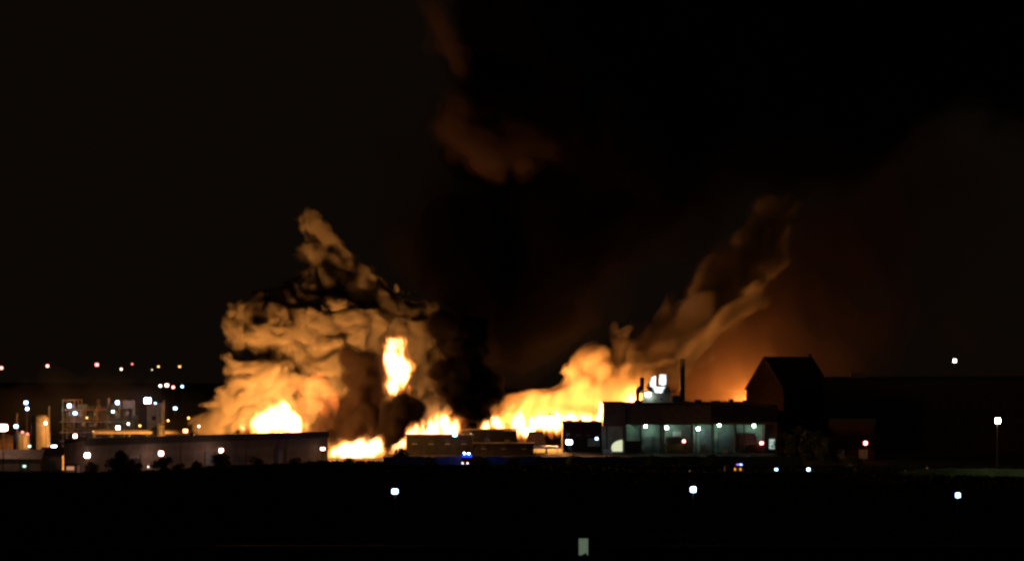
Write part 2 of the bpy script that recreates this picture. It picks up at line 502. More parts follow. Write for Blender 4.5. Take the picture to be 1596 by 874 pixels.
MB().loft([[(q0.x + x, yy * s, q0.z + zz) for x, yy, zz in ((-4.6, 0, 0.3), (-3.6, -0.5, 0.05), (-1.6, -0.4, 0.0), (-1.6, 0.4, 0.0), (-3.6, 0.5, 0.05))] for s in (1,)] +
          [[(q0.x + x, yy, q0.z + zz) for x, yy, zz in ((-4.5, 0, 0.42), (-3.6, -0.4, 0.7), (-1.6, -0.3, 0.4), (-1.6, 0.3, 0.4), (-3.6, 0.4, 0.7))]]).build('lamp_head', 'darksteel', ls)
bw = empty('boundary_wall', (gx(598, 584), 584, 0), 0, 'long low concrete boundary wall behind the fire engine', 'wall')
for i in range(32):
    MB().box(i * 4 + 0.03, i * 4 + 3.97, 0, 0.25, 0, 2.7 + 0.12 * ((i * 7) % 3)).build('wall_panel', 'darkclad', bw)
    MB().box(i * 4 - 0.14, i * 4 + 0.14, -0.08, 0.33, 0, 3.0).build('post', 'darkclad', bw)

# ------------------------------------------------------------------ factory
FY = 690.0
fx0, fx1 = gx(940, FY), gx(1228, FY)
fw = fx1 - fx0
def FX(px): return gx(px, FY) - fx0
fa = empty('factory', (fx0, FY, 0), 0, 'wide factory with lamp lit loading bay and dark upper wall', 'factory')
zo = gz(661.5, FY)        # underside of the overhang
zr = gz(630, FY)
MB().box(FX(975), FX(1212), 0.2, 44, zo, zr).build('upper_wall', 'darkclad', fa)
MB().box(FX(940), FX(975) - 0.05, -0.5, 30, zo - 0.6, gz(628, FY)).build('head_block', 'darkclad', fa)
MB().box(FX(940) - 0.2, FX(975) + 0.15, -0.7, 30.2, gz(628, FY), gz(626, FY)).build('parapet', 'darkclad', fa)
n = 16
for i in range(n):
    a0 = FX(975) + (FX(1212) - FX(975)) * i / n; b0 = FX(975) + (FX(1212) - FX(975)) * (i + 1) / n
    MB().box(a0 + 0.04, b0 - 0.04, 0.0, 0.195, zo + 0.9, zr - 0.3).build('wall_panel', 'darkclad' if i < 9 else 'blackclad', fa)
MB().box(FX(975), FX(1212), -0.1, 0.195, zo - 0.0, zo + 0.85).build('fascia', 'darkclad', fa)
V = []
xs = [FX(975), FX(1170), FX(1212)]
zs = [zr + 0.55, zr + 0.9, zr - 1.2]
for x, z in zip(xs, zs):
    V += [(x, -0.4, zr - 0.25 if x < xs[2] else zr - 1.6), (x, -0.4, z), (x, 44.4, z), (x, 44.4, zr - 0.25 if x < xs[2] else zr - 1.6)]
MB().loft([V[0:4], V[4:8], V[8:12]]).build('roof', 'roof', fa)
MB().box(0.05, fw - 2, 7.5, 43.9, 0, zo - 0.02).build('lower_wall', 'greywall', fa)
MB().box(FX(1212), fw, 2, 30, 0, gz(641, FY)).build('end_block', 'blackclad', fa)
for px in (946, 975, 1030, 1085, 1112, 1160, 1210):
    MB().box(FX(px) - 0.3, FX(px) + 0.3, 0.3, 0.9, 0, zo - 0.03).build('pillar', 'darkclad', fa)
for p0, p1, y0, y1, m_, nm in ((1002, 1016, 681, 703, 'shutter', 'roller_door'), (1020, 1034, 681, 703, 'shutter', 'roller_door'), (1048, 1062, 672, 680, 'white', 'window'),
                               (1092, 1110, 670, 704, 'shutter', 'roller_door'), (1120, 1146, 674, 704, 'shutter', 'roller_door'), (1150, 1176, 674, 704, 'shutter', 'roller_door')):
    Yw = FY + 7.5
    d = MB().box(gx(p0, Yw) - fx0, gx(p1, Yw) - fx0, 7.3, 7.49, max(0.05, gz(y1, Yw)), gz(y0, Yw)).build(nm, m_, fa)
    MB().box(gx(p0, Yw) - fx0 - 0.25, gx(p0, Yw) - fx0, 7.2, 7.49, max(0.05, gz(y1, Yw)), gz(y0, Yw) + 0.25).build('door_frame', 'darksteel', d)
    MB().box(gx(p1, Yw) - fx0, gx(p1, Yw) - fx0 + 0.25, 7.2, 7.49, max(0.05, gz(y1, Yw)), gz(y0, Yw) + 0.25).build('door_frame', 'darksteel', d)
    if nm == 'roller_door':
        for z in np.arange(0.5, gz(y0, Yw), 0.6):
            MB().box(gx(p0, Yw) - fx0 + 0.05, gx(p1, Yw) - fx0 - 0.05, 7.26, 7.299, z, z + 0.5).build('slat', m_, d)
for px in (973, 1000, 1036, 1081, 1113, 1148, 1194):
    MB().box(FX(px) - 0.25, FX(px) + 0.25, 2.2, 7.25, 0, zo - 0.04).build('added_bay_fin', 'darkclad', fa)  # dark fins added to break up the lamp light in the bays
for p0, p1, zz in ((1040, 1062, 5.6), (1152, 1180, 6.9)):
    MB().box(FX(p0), FX(p1), 3.6, 7.2, zz, zz + 0.3).build('dock_canopy', 'darkclad', fa)
    MB().tube([(FX(p0) + 0.4, 3.8, zz + 0.3), (FX(p0) + 0.4, 7.2, zz + 2.0)], 0.06, 6).build('tie_rod', 'steel', fa)
    MB().tube([(FX(p1) - 0.4, 3.8, zz + 0.3), (FX(p1) - 0.4, 7.2, zz + 2.0)], 0.06, 6).build('tie_rod', 'steel', fa)
for px, w_, h_ in ((990, 3.0, 0.8), (1085, 2.2, 1.0), (1110, 3.2, 0.7), (1138, 1.6, 1.2), (1160, 2.6, 0.8)):
    MB().box(FX(px), FX(px) + w_, 3, 6, zr + 0.5, zr + 0.7 + h_).build('roof_unit', 'darksteel', fa)
Yw = FY + 7.5
# lit doorways seen as bright openings
def arch(x0, x1, z0, z1, y):
    pts = [(x1, y, z0)]
    for t in range(9):
        a_ = math.pi / 2 * t / 8
        pts.append((x1 - (x1 - x0) * math.sin(a_), y, z0 + (z1 - z0) * (0.35 + 0.65 * math.cos(a_))) if t else (x1, y, z1))
    pts.append((x0, y, z0))
    return pts
p_ = arch(gx(953, Yw) - fx0, gx(972, Yw) - fx0, gz(703, Yw), gz(685, Yw), 7.4)
MB().loft([p_, [(x, 7.49, z) for x, y, z in p_]]).build('lit_doorway', emit('lit_doorway', (0.95, 1.0, 0.62), 0.75), fa)
MB().box(gx(1199, Yw) - fx0, gx(1208, Yw) - fx0, 7.4, 7.49, gz(699, Yw), gz(684, Yw)).build('lit_door', emit('lit_door', (0.75, 1.0, 0.92), 0.55), fa)
for z in (gz(694, Yw), gz(689, Yw)):
    MB().box(gx(1199, Yw) - fx0, gx(1208, Yw) - fx0, 7.36, 7.395, z - 0.06, z + 0.06).build('door_rail', 'darksteel', fa)

# rooftop dust collector and chimney
RY = 703.0
du = empty('dust_collector', (gx(1025, RY), RY, zr + 0.56), 0, 'floodlit rooftop dust collector with two white cones', 'dust collector')
def RX(px): return gx(px, RY) - du.location.x
def RZ(py): return gz(py, RY) - du.location.z
MB().box(RX(1002), RX(1044), -2.5, 3.5, 0, RZ(611)).build('housing', 'greywall', du)
MB().box(RX(999), RX(1052), -3.2, 4.2, RZ(611), RZ(608.5)).build('platform', 'steel', du)
MB().box(RX(1018), RX(1044), -2.2, 3, RZ(608.4), RZ(603)).build('plenum', 'greywall', du)
for x0_, x1_, xt0, xt1, yb, yt, yc in ((1007, 1021, 1014, 1022, 603, 586, -1.0), (1026, 1040, 1028, 1039, 600, 583.5, 0.8)):
    cb, ct = (RX(x0_) + RX(x1_)) / 2, (RX(xt0) + RX(xt1)) / 2
    rb, rt = (RX(x1_) - RX(x0_)) / 2, (RX(xt1) - RX(xt0)) / 2
    nn = 20
    ring = lambda c, r, z: [(c + r * math.cos(2 * math.pi * i / nn), yc + r * math.sin(2 * math.pi * i / nn), z) for i in range(nn)]
    co = MB().loft([ring(cb, rb, RZ(yb)), ring(ct, rt, RZ(yt))]).build('cone', 'white', du, False)
    MB().loft([ring(cb, rb + 0.15, RZ(yb) - 0.5), ring(cb, rb + 0.15, RZ(yb))]).build('collar', 'darksteel', co)
    MB().loft([ring(cb, rb * 0.7, RZ(608.4)), ring(cb, rb * 0.7, RZ(yb) - 0.5)]).build('stub', 'greywall', co)
MB().lathe([(0.85, RZ(612)), (0.85, RZ(590)), (0.6, RZ(588))], RX(1001), 1.5, 16).build('duct', 'darksteel', du, True)
MB().lathe([(0.75, 0), (0.75, RZ(606))], RX(994), 0.5, 16).build('duct', 'darksteel', du, True)
MB().tube([(RX(994), 0.5, RZ(606)), (RX(997), 0.9, RZ(603)), (RX(1001), 1.5, RZ(601))], 0.5).build('duct', 'darksteel', du, True)
MB().box(RX(1045), RX(1048), -3.4, -2.9, 0, RZ(613)).build('white_post', 'white', du)
for px_ in (1002, 1015, 1028, 1051):
    MB().box(RX(px_) - 0.06, RX(px_) + 0.06, -3.15, -3.05, RZ(608.5), RZ(604)).build('rail_post', 'steel', du)
MB().box(RX(1000), RX(1052), -3.14, -3.06, RZ(604.2), RZ(603.8)).build('guard_rail', 'steel', du)
MB().box(RX(1049), RX(1060), -1, 3, 0, RZ(616)).build('fan_unit', 'greywall', du)
MB().box(RX(1060), RX(1074), -1, 3, 0, RZ(624)).build('fan_unit', 'greywall', du)
# the floodlight on the platform that lights the cones
fl = empty('floodlight', (gx(1031, 694), 694, zr + 0.9), 0, 'floodlight shining up at the white rooftop cones', 'floodlight')
MB().box(-0.5, 0.5, -0.2, 0.2, 0.7, 1.3).build('housing', 'darksteel', fl)
MB().box(-0.06, 0.06, -0.06, 0.06, -0.5, 0.7).build('bracket', 'steel', fl)
sp = bpy.data.lights.new('floodlight_beam', 'SPOT')
sp.energy, sp.spot_size, sp.spot_blend, sp.shadow_soft_size, sp.color = 22000, math.radians(42), 0.35, 0.25, (0.85, 0.93, 1.0)
so = bpy.data.objects.new('floodlight_beam', sp)
COL.objects.link(so); so.parent = fl
so.location = (0, 0.1, 1.5)
tgt = P(1024, 590, RY) - (fl.location + so.location)
so.rotation_euler = tgt.to_track_quat('-Z', 'Y').to_euler()

ch = empty('chimney', (gx(1063.5, 706), 706, zr + 0.5), 0, 'slim dark chimney on the factory roof trailing smoke', 'chimney')
zc = gz(559, 706) - ch.location.z
MB().lathe([(1.0, 0), (0.98, zc)], n=24).build('flue', 'darksteel', ch, True)
MB().lathe([(1.35, 0), (1.35, 0.5), (1.0, 0.9)], n=24).build('base', 'darksteel', ch)
MB().lathe([(1.06, zc - 0.5), (1.1, zc - 0.2), (1.1, zc + 0.05)], n=24).build('rim', 'darksteel', ch)
for z in (zc * 0.33, zc * 0.66):
    MB().lathe([(1.05, z - 0.12), (1.05, z + 0.12)], n=24).build('band', 'steel', ch)

# gabled storehouse behind the factory
gb = empty('gabled_storehouse', P(1192, 557, 752) * 1.0, math.radians(28), 'tall dark steep roofed storehouse behind the factory end', 'storehouse')
gb.location.z = 0
zr2, ze, Lg, hw = gz(557, 752), gz(606, 742), 22.5, 12.5
MB().add([(0, -hw, 0), (0, hw, 0), (0, hw, ze), (0, 0, zr2), (0, -hw, ze), (Lg, -hw, 0), (Lg, hw, 0), (Lg, hw, ze), (Lg, 0, zr2), (Lg, -hw, ze)],
         [(0, 1, 2, 3, 4), (9, 8, 7, 6, 5), (0, 4, 9, 5), (1, 6, 7, 2), (0, 5, 6, 1), (4, 3, 8, 9), (3, 2, 7, 8)]).build('wall', 'darkbrick', gb)
for s in (-1, 1):
    e = (s * (hw + 0.5), ze - 0.5 * (zr2 - ze) / hw)
    MB().add([(-0.6, 0, zr2 + 0.05), (Lg + 0.6, 0, zr2 + 0.05), (Lg + 0.6, e[0], e[1] + 0.05), (-0.6, e[0], e[1] + 0.05),
              (-0.6, 0, zr2 + 0.45), (Lg + 0.6, 0, zr2 + 0.45), (Lg + 0.6, e[0], e[1] + 0.45), (-0.6, e[0], e[1] + 0.45)],
             [(0, 1, 2, 3), (7, 6, 5, 4), (0, 4, 5, 1), (2, 6, 7, 3), (1, 5, 6, 2), (0, 3, 7, 4)]).build('roof', 'roof', gb)
MB().box(Lg - 1.2, Lg - 0.2, -0.5, 0.5, zr2 + 0.3, zr2 + 1.6).build('ridge_vent', 'darksteel', gb)
for y in (-7, 0, 7):
    MB().box(-0.06, -0.004, y - 1.0, y + 1.0, 15, 18).build('window', 'glass', gb)
# long dark shed on the right
rx0, rx1 = Vector((gx(1283, 728), 728, 0)), Vector((gx(1660, 700), 700, 0))
du_ = (rx1 - rx0)
rl = du_.length
rs = empty('dark_shed', rx0, math.atan2(du_.y, du_.x), 'very long tall dark shed filling the right side', 'shed')
MB().box(0, rl, 0, 26, 0, 26.4).build('wall', 'blackclad', rs)
MB().add([(-0.6, -0.6, 26.4), (rl + 0.6, -0.6, 26.4), (rl + 0.6, 13, 27.9), (-0.6, 13, 27.9), (rl + 0.6, 26.6, 26.4), (-0.6, 26.6, 26.4)],
         [(0, 1, 2, 3), (3, 2, 4, 5), (0, 3, 5), (1, 4, 2), (0, 5, 4, 1)]).build('roof', 'roof', rs)
np_ = 24
pan = None
for i in range(np_):
    if pan is None:
        pan = MB().box(0.05, rl / np_ - 0.05, -0.12, -0.003, 0.4, 25.6).build('wall_panel', 'blackclad', rs)
    else:
        c = pan.copy(); COL.objects.link(c); c.parent = rs; c.location.x = rl * i / np_
ru = empty('roof_unit', (gx(1319, 800), 800, 27.0), 0, 'small orange lit box unit on the dark shed roof', 'roof unit')
ru.location = rx0 + du_.normalized() * 12 + Vector((-du_.y, du_.x, 0)).normalized() * 8
ru.location.z = 27.2
MB().box(-3, 3, -1, 1, 0, 1.9).build('casing', 'tank', ru)
MB().box(-3.2, 3.2, -1.2, 1.2, 1.9, 2.1).build('lid', 'tank', ru)
low_shed(1292, 1362, 640, gz(652, 640), gz(660, 640), 12, -0.25, 'low brown building beside the red lamp', 'darkbrick', 'roof', 2)

# ------------------------------------------------------------------ lamps
LM = {}
def lens_mat(col, st):
    key = (col, st)
    if key not in LM:
        LM[key] = emit('lamp_glass', {'w': (1.0, 0.95, 0.9), 'b': (0.4, 0.65, 1.0), 'p': (1.0, 0.56, 0.42), 'o': (1.0, 0.42, 0.12), 'r': (1.0, 0.2, 0.17), 'g': (0.66, 1.0, 0.8), 'y': (1.0, 0.8, 0.6)}[col], st)
    return LM[key]


def lamp(px, py, Y, col, size, st, label, kind='mast', name='floodlight', cat='lamp', group=None, base=0.0, wide=1.0):
    """SIZE: lens diameter in photo pixels. mast: pole from the base to the lamp; wall: a short bracket from behind"""
    p = P(px, py, Y)
    r = size * Y / FPX / 2
    root = empty(name, (p.x, p.y, base), 0, label, cat, group)
    h = p.z - base
    vr = random.Random(int(px * 7 + py * 13))
    r *= 0.78 * vr.uniform(0.82, 1.12)
    wide *= vr.uniform(0.85, 1.2)
    st *= 1.5 * vr.uniform(0.6, 1.4)
    def oct_(a_, z):
        c = a_ * 0.6
        return [(wide * x, y * 0.5, h + z) for x, y in ((-a_, -c), (-c, -a_), (c, -a_), (a_, -c), (a_, c), (c, a_), (-c, a_), (-a_, c))]
    mb = MB()
    mb.loft([oct_(r * 0.72, -r), oct_(r, -r * 0.75), oct_(r, r * 0.7), oct_(r * 0.8, r * 0.9)])
    mb.build('lens', lens_mat(col, st), root, True)
    MB().bevbox(-r * wide * 1.05, r * wide * 1.05, -r * 0.2, r * 0.9, h + r * 0.8, h + r * 1.25, r * 0.2).build('hood', 'darksteel', root)
    if kind == 'mast':
        MB().tube([(0, r * 0.8, 0), (0, r * 0.8, h + r)], [max(0.1, r * 0.16), max(0.07, r * 0.1)]).build('pole', 'darksteel', root)
    else:
        MB().box(-0.07, 0.07, r * 0.5, r * 0.5 + 1.2, h + r * 0.85, h + r * 1.1).build('bracket', 'darksteel', root)
    return root


HG = 'lamps along the far hill road'
for i, (px, py, s_, c_, lab) in enumerate((
        (2, 573, 7, 'r', 'pink hill lamp at the far left edge'), (74, 570, 6, 'r', 'pink hill lamp second from the left edge'),
        (151, 568, 7, 'r', 'pink hill lamp third along, brightest of the row'), (189, 575, 6, 'p', 'pink hill lamp just left of a dimmer higher one'),
        (206, 567, 4, 'r', 'dim red hill lamp above the brightest floodlight'), (237, 576, 3, 'y', 'tiny faint hill lamp right of the brightest floodlight'),
        (247, 571, 4.5, 'o', 'orange hill lamp, first of the rightmost pair'), (280, 571, 5, 'o', 'orange hill lamp, last on the right'))):
    lamp(px, py, 1000, c_, s_ * 0.8, 5 if s_ > 5 else 2.2, lab, name='hill_lamp', group=HG, base=24.0 if s_ < 9 else 0)
for px, py, s_, c_, lab in ((250, 601, 5, 'w', 'small white lamp, first of the four in a short row'), (260, 600, 7.5, 'p', 'larger pinkish lamp, second of the four in a short row'),
                            (270, 603, 5.5, 'r', 'reddish lamp, third of the four in a short row'), (284, 602, 5.5, 'b', 'bluish lamp, last of the four in a short row')):
    lamp(px, py, 860, c_, s_ * 0.8, 5, lab, name='yard_lamp', group='four lamps in a row beyond the plant')
PG = 'lamps of the process plant'
for px, py, Y, c_, s_, st, lab, kd, wd in (
        (4, 666, 545, 'p', 13, 12, 'big glowing pinkish floodlight cut by the left edge', 'mast', 1.2),
        (25, 664, 645, 'b', 6, 9, 'blue white lamp just above the short brown tank', 'mast', 1),
        (40.5, 627, 660, 'b', 6, 10, 'upper of two stacked blue white lamps', 'mast', 1), (42.5, 636.5, 659, 'b', 6, 10, 'lower of two stacked blue white lamps', 'mast', 1),
        (35, 673, 640, 'r', 4, 3, 'small red lamp beside the cream silo, upper', 'mast', 1), (43, 676, 640, 'r', 4, 2, 'small red lamp beside the cream silo, lower', 'mast', 1),
        (46, 695, 600, 'g', 4, 2, 'faint green lamp above the pale shed roof', 'mast', 1.2), (71, 659, 634, 'y', 4.5, 14, 'warm lamp at the shoulder of the cream silo', 'mast', 1),
        (84, 696, 570, 'b', 6.5, 9, 'wide blue lamp over the small pale shed', 'mast', 1.6), (108, 632, 687, 'b', 8, 18, 'bright blue white lamp at the top of the steel structure', 'wall', 1),
        (117, 643.5, 687, 'b', 5, 9, 'blue lamp just below the top lamp of the steel structure', 'wall', 1.3), (117, 679, 680, 'p', 6, 12, 'pinkish lamp at the foot of the steel structure', 'mast', 1),
        (183, 627, 687, 'b', 7, 18, 'bright blue white lamp at the steel structure right top', 'wall', 1), (176, 641, 687, 'g', 4, 6, 'dim green lamp midway up the steel structure', 'wall', 1),
        (184, 666, 680, 'w', 7, 16, 'square white lamp low on the steel structure', 'mast', 1), (230, 624, 693, 'b', 13, 24, 'brightest floodlight, blue white, above the concrete tower', 'mast', 1),
        (242, 628, 687, 'b', 4, 5, 'small lamp close beside the brightest floodlight', 'mast', 1.2), (273, 636, 690, 'b', 6, 10, 'blue white lamp right of the concrete tower', 'mast', 1),
        (218, 663, 682, 'o', 3, 5, 'tiny orange lamp left of the dark domed tank', 'mast', 1), (289, 671, 640, 'o', 7, 5, 'orange lamp just over the long shed roof', 'mast', 1.3),
        (294, 651, 680, 'o', 5, 3, 'orange flare lamp above the long shed roof', 'mast', 1), (310, 664, 640, 'y', 4, 6, 'small pale lamp at the smoke edge over the shed', 'mast', 1),
        (135, 651, 693, 'o', 3, 9, 'added tiny amber lamp inside the steel structure, upper', 'wall', 1), (160, 662, 693, 'y', 3, 9, 'added tiny warm lamp inside the steel structure, right of centre', 'wall', 1),  # lamps added to warm up the steelwork
        (146, 672, 693, 'o', 3, 9, 'added tiny amber lamp inside the steel structure, lowest', 'wall', 1), (200, 660, 678, 'y', 3.5, 9, 'added tiny warm lamp between steel structure and concrete tower', 'mast', 1), (262, 655, 675, 'o', 3, 9, 'added tiny amber lamp right of the dark domed tank', 'mast', 1),  # more added lamps, tinting steelwork and tower
        (136, 690, 600, 'y', 3, 2, 'faint amber lamp at the long shed corner', 'mast', 1)):
    lamp(px, py, Y, c_, s_, st, lab, kd, group=PG, wide=wd)
def on_shed(t, off, z):
    p = A + u * (t * L) + Vector((u.y, -u.x, 0)) * off
    return p
for px, py, Y, lab in ((136, 709, 519, 'post lamp at the near corner of the long shed'), (251, 706, 541, 'post lamp at the middle of the long shed wall'), (345, 702, 562, 'post lamp toward the far part of the long shed wall')):
    lamp(px, py, Y, 'p', 8.5, 16, lab, 'mast', 'post_lamp', group='post lamps along the long shed')
for px, py, Y, c_, s_, st, lab, kd, wd in (
        (503, 699, 604, 'p', 6, 6, 'white lamp at the far end of the long shed', 'mast', 1.4), (231, 727, 530, 'y', 4, 2.0, 'small low lamp by the shrub of the middle post lamp', 'mast', 0.6),
        (72, 738, 520, 'o', 4, 2.5, 'small orange lamp in the dark below the pale sheds', 'mast', 1), (38, 726, 540, 'g', 4, 1.2, 'faint pale lamp on the left pale shed front', 'mast', 1.6),
        (709, 677, 672, 'b', 6, 12, 'blue white lamp at the right end of the burning flat roof', 'wall', 1), (734, 676.5, 690, 'w', 3.5, 4, 'tiny white lamp on the store building', 'wall', 1),
        (887, 688.5, 672, 'b', 10, 14, 'bright bluish floodlight at the foot of the leaning lamp post', 'mast', 1.2), (930, 683, 690, 'b', 5, 9, 'blue white lamp left of the bright factory doorway', 'mast', 1),
        (1066, 687, 684, 'r', 6, 8, 'red lamp in the middle of the loading bay', 'mast', 1), (1349, 690, 620, 'r', 7, 8, 'red lamp standing by the low brown building', 'mast', 1),
        (1488, 562, 700, 'w', 6, 8, 'lone white lamp high above the dark shed', 'mast', 1), (1555, 655, 520, 'w', 8, 110, 'bright lamp in front of the dark shed wall', 'mast', 1),
        (1210, 731, 540, 'b', 4.5, 5, 'low white lamp, nearer the yellow van of a pair', 'mast', 1), (1260, 731, 540, 'b', 6, 7, 'low white lamp, brighter one of a pair', 'mast', 1.1),
        (1076, 735, 540, 'o', 3.5, 1.5, 'dim orange marker lamp in front of the factory', 'mast', 1), (1010, 614, 699, 'w', 8, 14, 'round white lamp on the dust collector housing', 'wall', 1.25)):
    b_ = zr + 0.5 if py == 614 else (27.0 if py == 562 else 0.0)
    lamp(px, py, Y, c_, s_, st, lab, kd, wide=wd, base=b_, group='works lamps')
bays = ['first', 'second', 'third', 'fourth', 'fifth', 'sixth']
for (px, py), nm in zip(((974, 664), (1006, 664), (1039, 666), (1088, 668), (1121, 662), (1175, 663)), bays):
    lamp(px, py, 692.5, 'g', 4.6, 48, nm + ' lamp from the tower block end over the loading bay', 'wall', 'bay_lamp', group='lamps over the loading bay')
for px, py, lab in ((615.5, 765, 'street lamp in the dark foreground below the fires'), (1080.5, 762, 'street lamp in the dark foreground below the factory'), (1493, 771, 'street lamp in the dark foreground below the dark shed')):
    o = lamp(px, py, 297, 'b', 11, 9, lab, 'mast', 'street_lamp', group='street lamps along the road')

# ------------------------------------------------------------------ vehicles
def wheel(parent, x, y, r, w):
    o = MB().tube([(x, y - w / 2, r), (x, y + w / 2, r)], r, 16).build('wheel', 'black', parent)
    MB().tube([(x, y - w / 2 - 0.02, r), (x, y + w / 2 + 0.02, r)], r * 0.55, 12).build('rim', 'steel', o)


def fire_engine(loc, rz):
    o = empty('fire_engine', loc, rz, 'fire engine with flashing blue beacons before the boundary wall', 'fire engine')
    MB().bevbox(-4.0, 1.6, -1.25, 1.25, 0.75, 3.2, 0.12).build('body', 'red', o)
    MB().loft([[(1.65, -1.22, 0.7), (3.9, -1.22, 0.7), (3.9, 1.22, 0.7), (1.65, 1.22, 0.7)], [(1.65, -1.22, 1.9), (4.0, -1.22, 1.9), (4.0, 1.22, 1.9), (1.65, 1.22, 1.9)],
               [(1.65, -1.15, 3.0), (3.6, -1.15, 3.0), (3.6, 1.15, 3.0), (1.65, 1.15, 3.0)]]).build('cab', 'red', o)
    MB().add([(4.01, -1.05, 1.95), (4.01, 1.05, 1.95), (3.67, 1.0, 2.85), (3.67, -1.0, 2.85), (3.9, -1.05, 1.95), (3.9, 1.05, 1.95), (3.56, 1.0, 2.85), (3.56, -1.0, 2.85)],
             [(0, 1, 2, 3), (7, 6, 5, 4), (0, 4, 5, 1), (2, 6, 7, 3), (1, 5, 6, 2), (0, 3, 7, 4)]).build('windscreen', 'glass', o)
    for s in (-1, 1):
        MB().box(2.0, 3.2, s * 1.23 - 0.03, s * 1.23 + 0.03, 1.95, 2.75).build('side_window', 'glass', o)
        for x in (-3.8, -2.0, -0.2):
            MB().box(x, x + 1.6, s * 1.26 - 0.02, s * 1.26 + 0.02, 1.2, 2.9).build('locker_shutter', 'steel', o)
        for x in (-2.4, 2.7):
            wheel(o, x, s * 1.05, 0.52, 0.34)
        MB().box(3.99, 4.06, s * 0.85 - 0.2, s * 0.85 + 0.2, 1.0, 1.3).build('headlight', emit('headlamp', (0.9, 0.95, 1.0), 5), o)
        bc = MB().lathe([(0.5, 3.02), (0.55, 3.6), (0.35, 3.9)], 3.1, s * 0.75, 12).build('beacon', emit('blue_beacon', (0.0, 0.03, 1.0), 5), o)
        MB().lathe([(0.18, 3.9), (0.2, 4.1), (0.1, 4.2)], 3.1, s * 0.75, 10).build('lamp', emit('beacon_lamp', (0.5, 0.7, 1.0), 60), bc)
    MB().lathe([(0.35, 3.22), (0.38, 3.65), (0.2, 3.8)], 1.0, 0, 12).build('beacon', emit('blue_white_beacon', (0.0, 0.05, 1.0), 6), o)
    bl = bpy.data.lights.new('beacon_light', 'POINT')
    bl.energy, bl.color, bl.shadow_soft_size = 700, (0.02, 0.07, 1.0), 0.4
    blo = bpy.data.objects.new('beacon_light', bl)
    blo.location = (2.2, 0, 4.6); blo.parent = o
    COL.objects.link(blo)
    MB().box(-3.9, 1.2, -0.35, -0.25, 3.25, 3.4).build('ladder', 'steel', o)
    MB().box(-3.9, 1.2, 0.25, 0.35, 3.25, 3.4).build('ladder', 'steel', o)
    MB().box(3.9, 4.15, -1.2, 1.2, 0.5, 0.85).build('bumper', 'white', o)
    return o


fire_engine((gx(735, 579), 579, 0.02), math.radians(-118))


def van(loc, rz, label, paint, beacon=True):
    o = empty('emergency_van', loc, rz, label, 'van')
    MB().loft([[(x, s * 0.98, z) for x, z in ((-2.6, 0.45), (2.5, 0.45), (2.55, 1.15), (1.7, 1.3), (1.0, 2.25), (-2.6, 2.35))] for s in (-1, 1)]).build('body', paint, o)
    for s in (-1, 1):
        MB().box(-2.3, 0.6, s * 0.99 - 0.015, s * 0.99 + 0.015, 0.95, 1.25).build('stripe', 'yellow', o)
        MB().box(0.2, 1.05, s * 0.99 - 0.02, s * 0.99 + 0.02, 1.4, 2.0).build('side_window', 'glass', o)
        for x in (-1.7, 1.7):
            wheel(o, x, s * 0.88, 0.36, 0.24)
        MB().box(2.52, 2.58, s * 0.7 - 0.15, s * 0.7 + 0.15, 0.8, 1.0).build('headlight', 'glass', o)
        MB().box(-2.66, -2.6, s * 0.75 - 0.16, s * 0.75 + 0.16, 0.9, 1.5).build('tail_light', emit('amber_lamp', (1.0, 0.4, 0.05), 1.6), o)
    if beacon:
        MB().box(0.2, 0.6, -0.75, -0.1, 2.27, 2.5).build('beacon', emit('blue_beacon', (0.15, 0.25, 1.0), 16), o)
        MB().box(0.2, 0.6, 0.1, 0.75, 2.27, 2.5).build('beacon', emit('violet_beacon', (0.3, 0.12, 1.0), 3), o)
    return o


van((gx(1152, 535), 535, 0.02), math.radians(75), 'yellow emergency van with blue beacon in the dark yard', 'yellow')


def truck(loc, rz, label, paint, lit):
    o = empty('parked_truck', loc, rz, label, 'truck')
    MB().bevbox(-4.0, 2.0, -1.25, 1.25, 1.0, 3.4, 0.1).build('cargo_body', paint, o)
    MB().loft([[(2.1, -1.2, 0.6), (4.0, -1.2, 0.6), (4.0, 1.2, 0.6), (2.1, 1.2, 0.6)], [(2.1, -1.2, 1.7), (4.0, -1.2, 1.7), (4.0, 1.2, 1.7), (2.1, 1.2, 1.7)],
               [(2.1, -1.1, 2.8), (3.6, -1.1, 2.8), (3.6, 1.1, 2.8), (2.1, 1.1, 2.8)]]).build('cab', paint, o)
    MB().box(-4.0, 3.6, -0.5, 0.5, 0.6, 0.98).build('chassis', 'darksteel', o)
    for s in (-1, 1):
        MB().box(2.5, 3.3, s * 1.19 - 0.03, s * 1.19 + 0.03, 1.8, 2.5).build('side_window', 'glass', o)
        for x in (-2.8, -1.6, 2.9):
            wheel(o, x, s * 1.0, 0.5, 0.32)
        if lit:
            MB().box(-4.06, -4.0, s * 1.0 - 0.2, s * 1.0 + 0.2, 1.1, 1.4).build('tail_light', emit('tail_lamp', (1.0, 0.1, 0.08), 4), o)
    return o


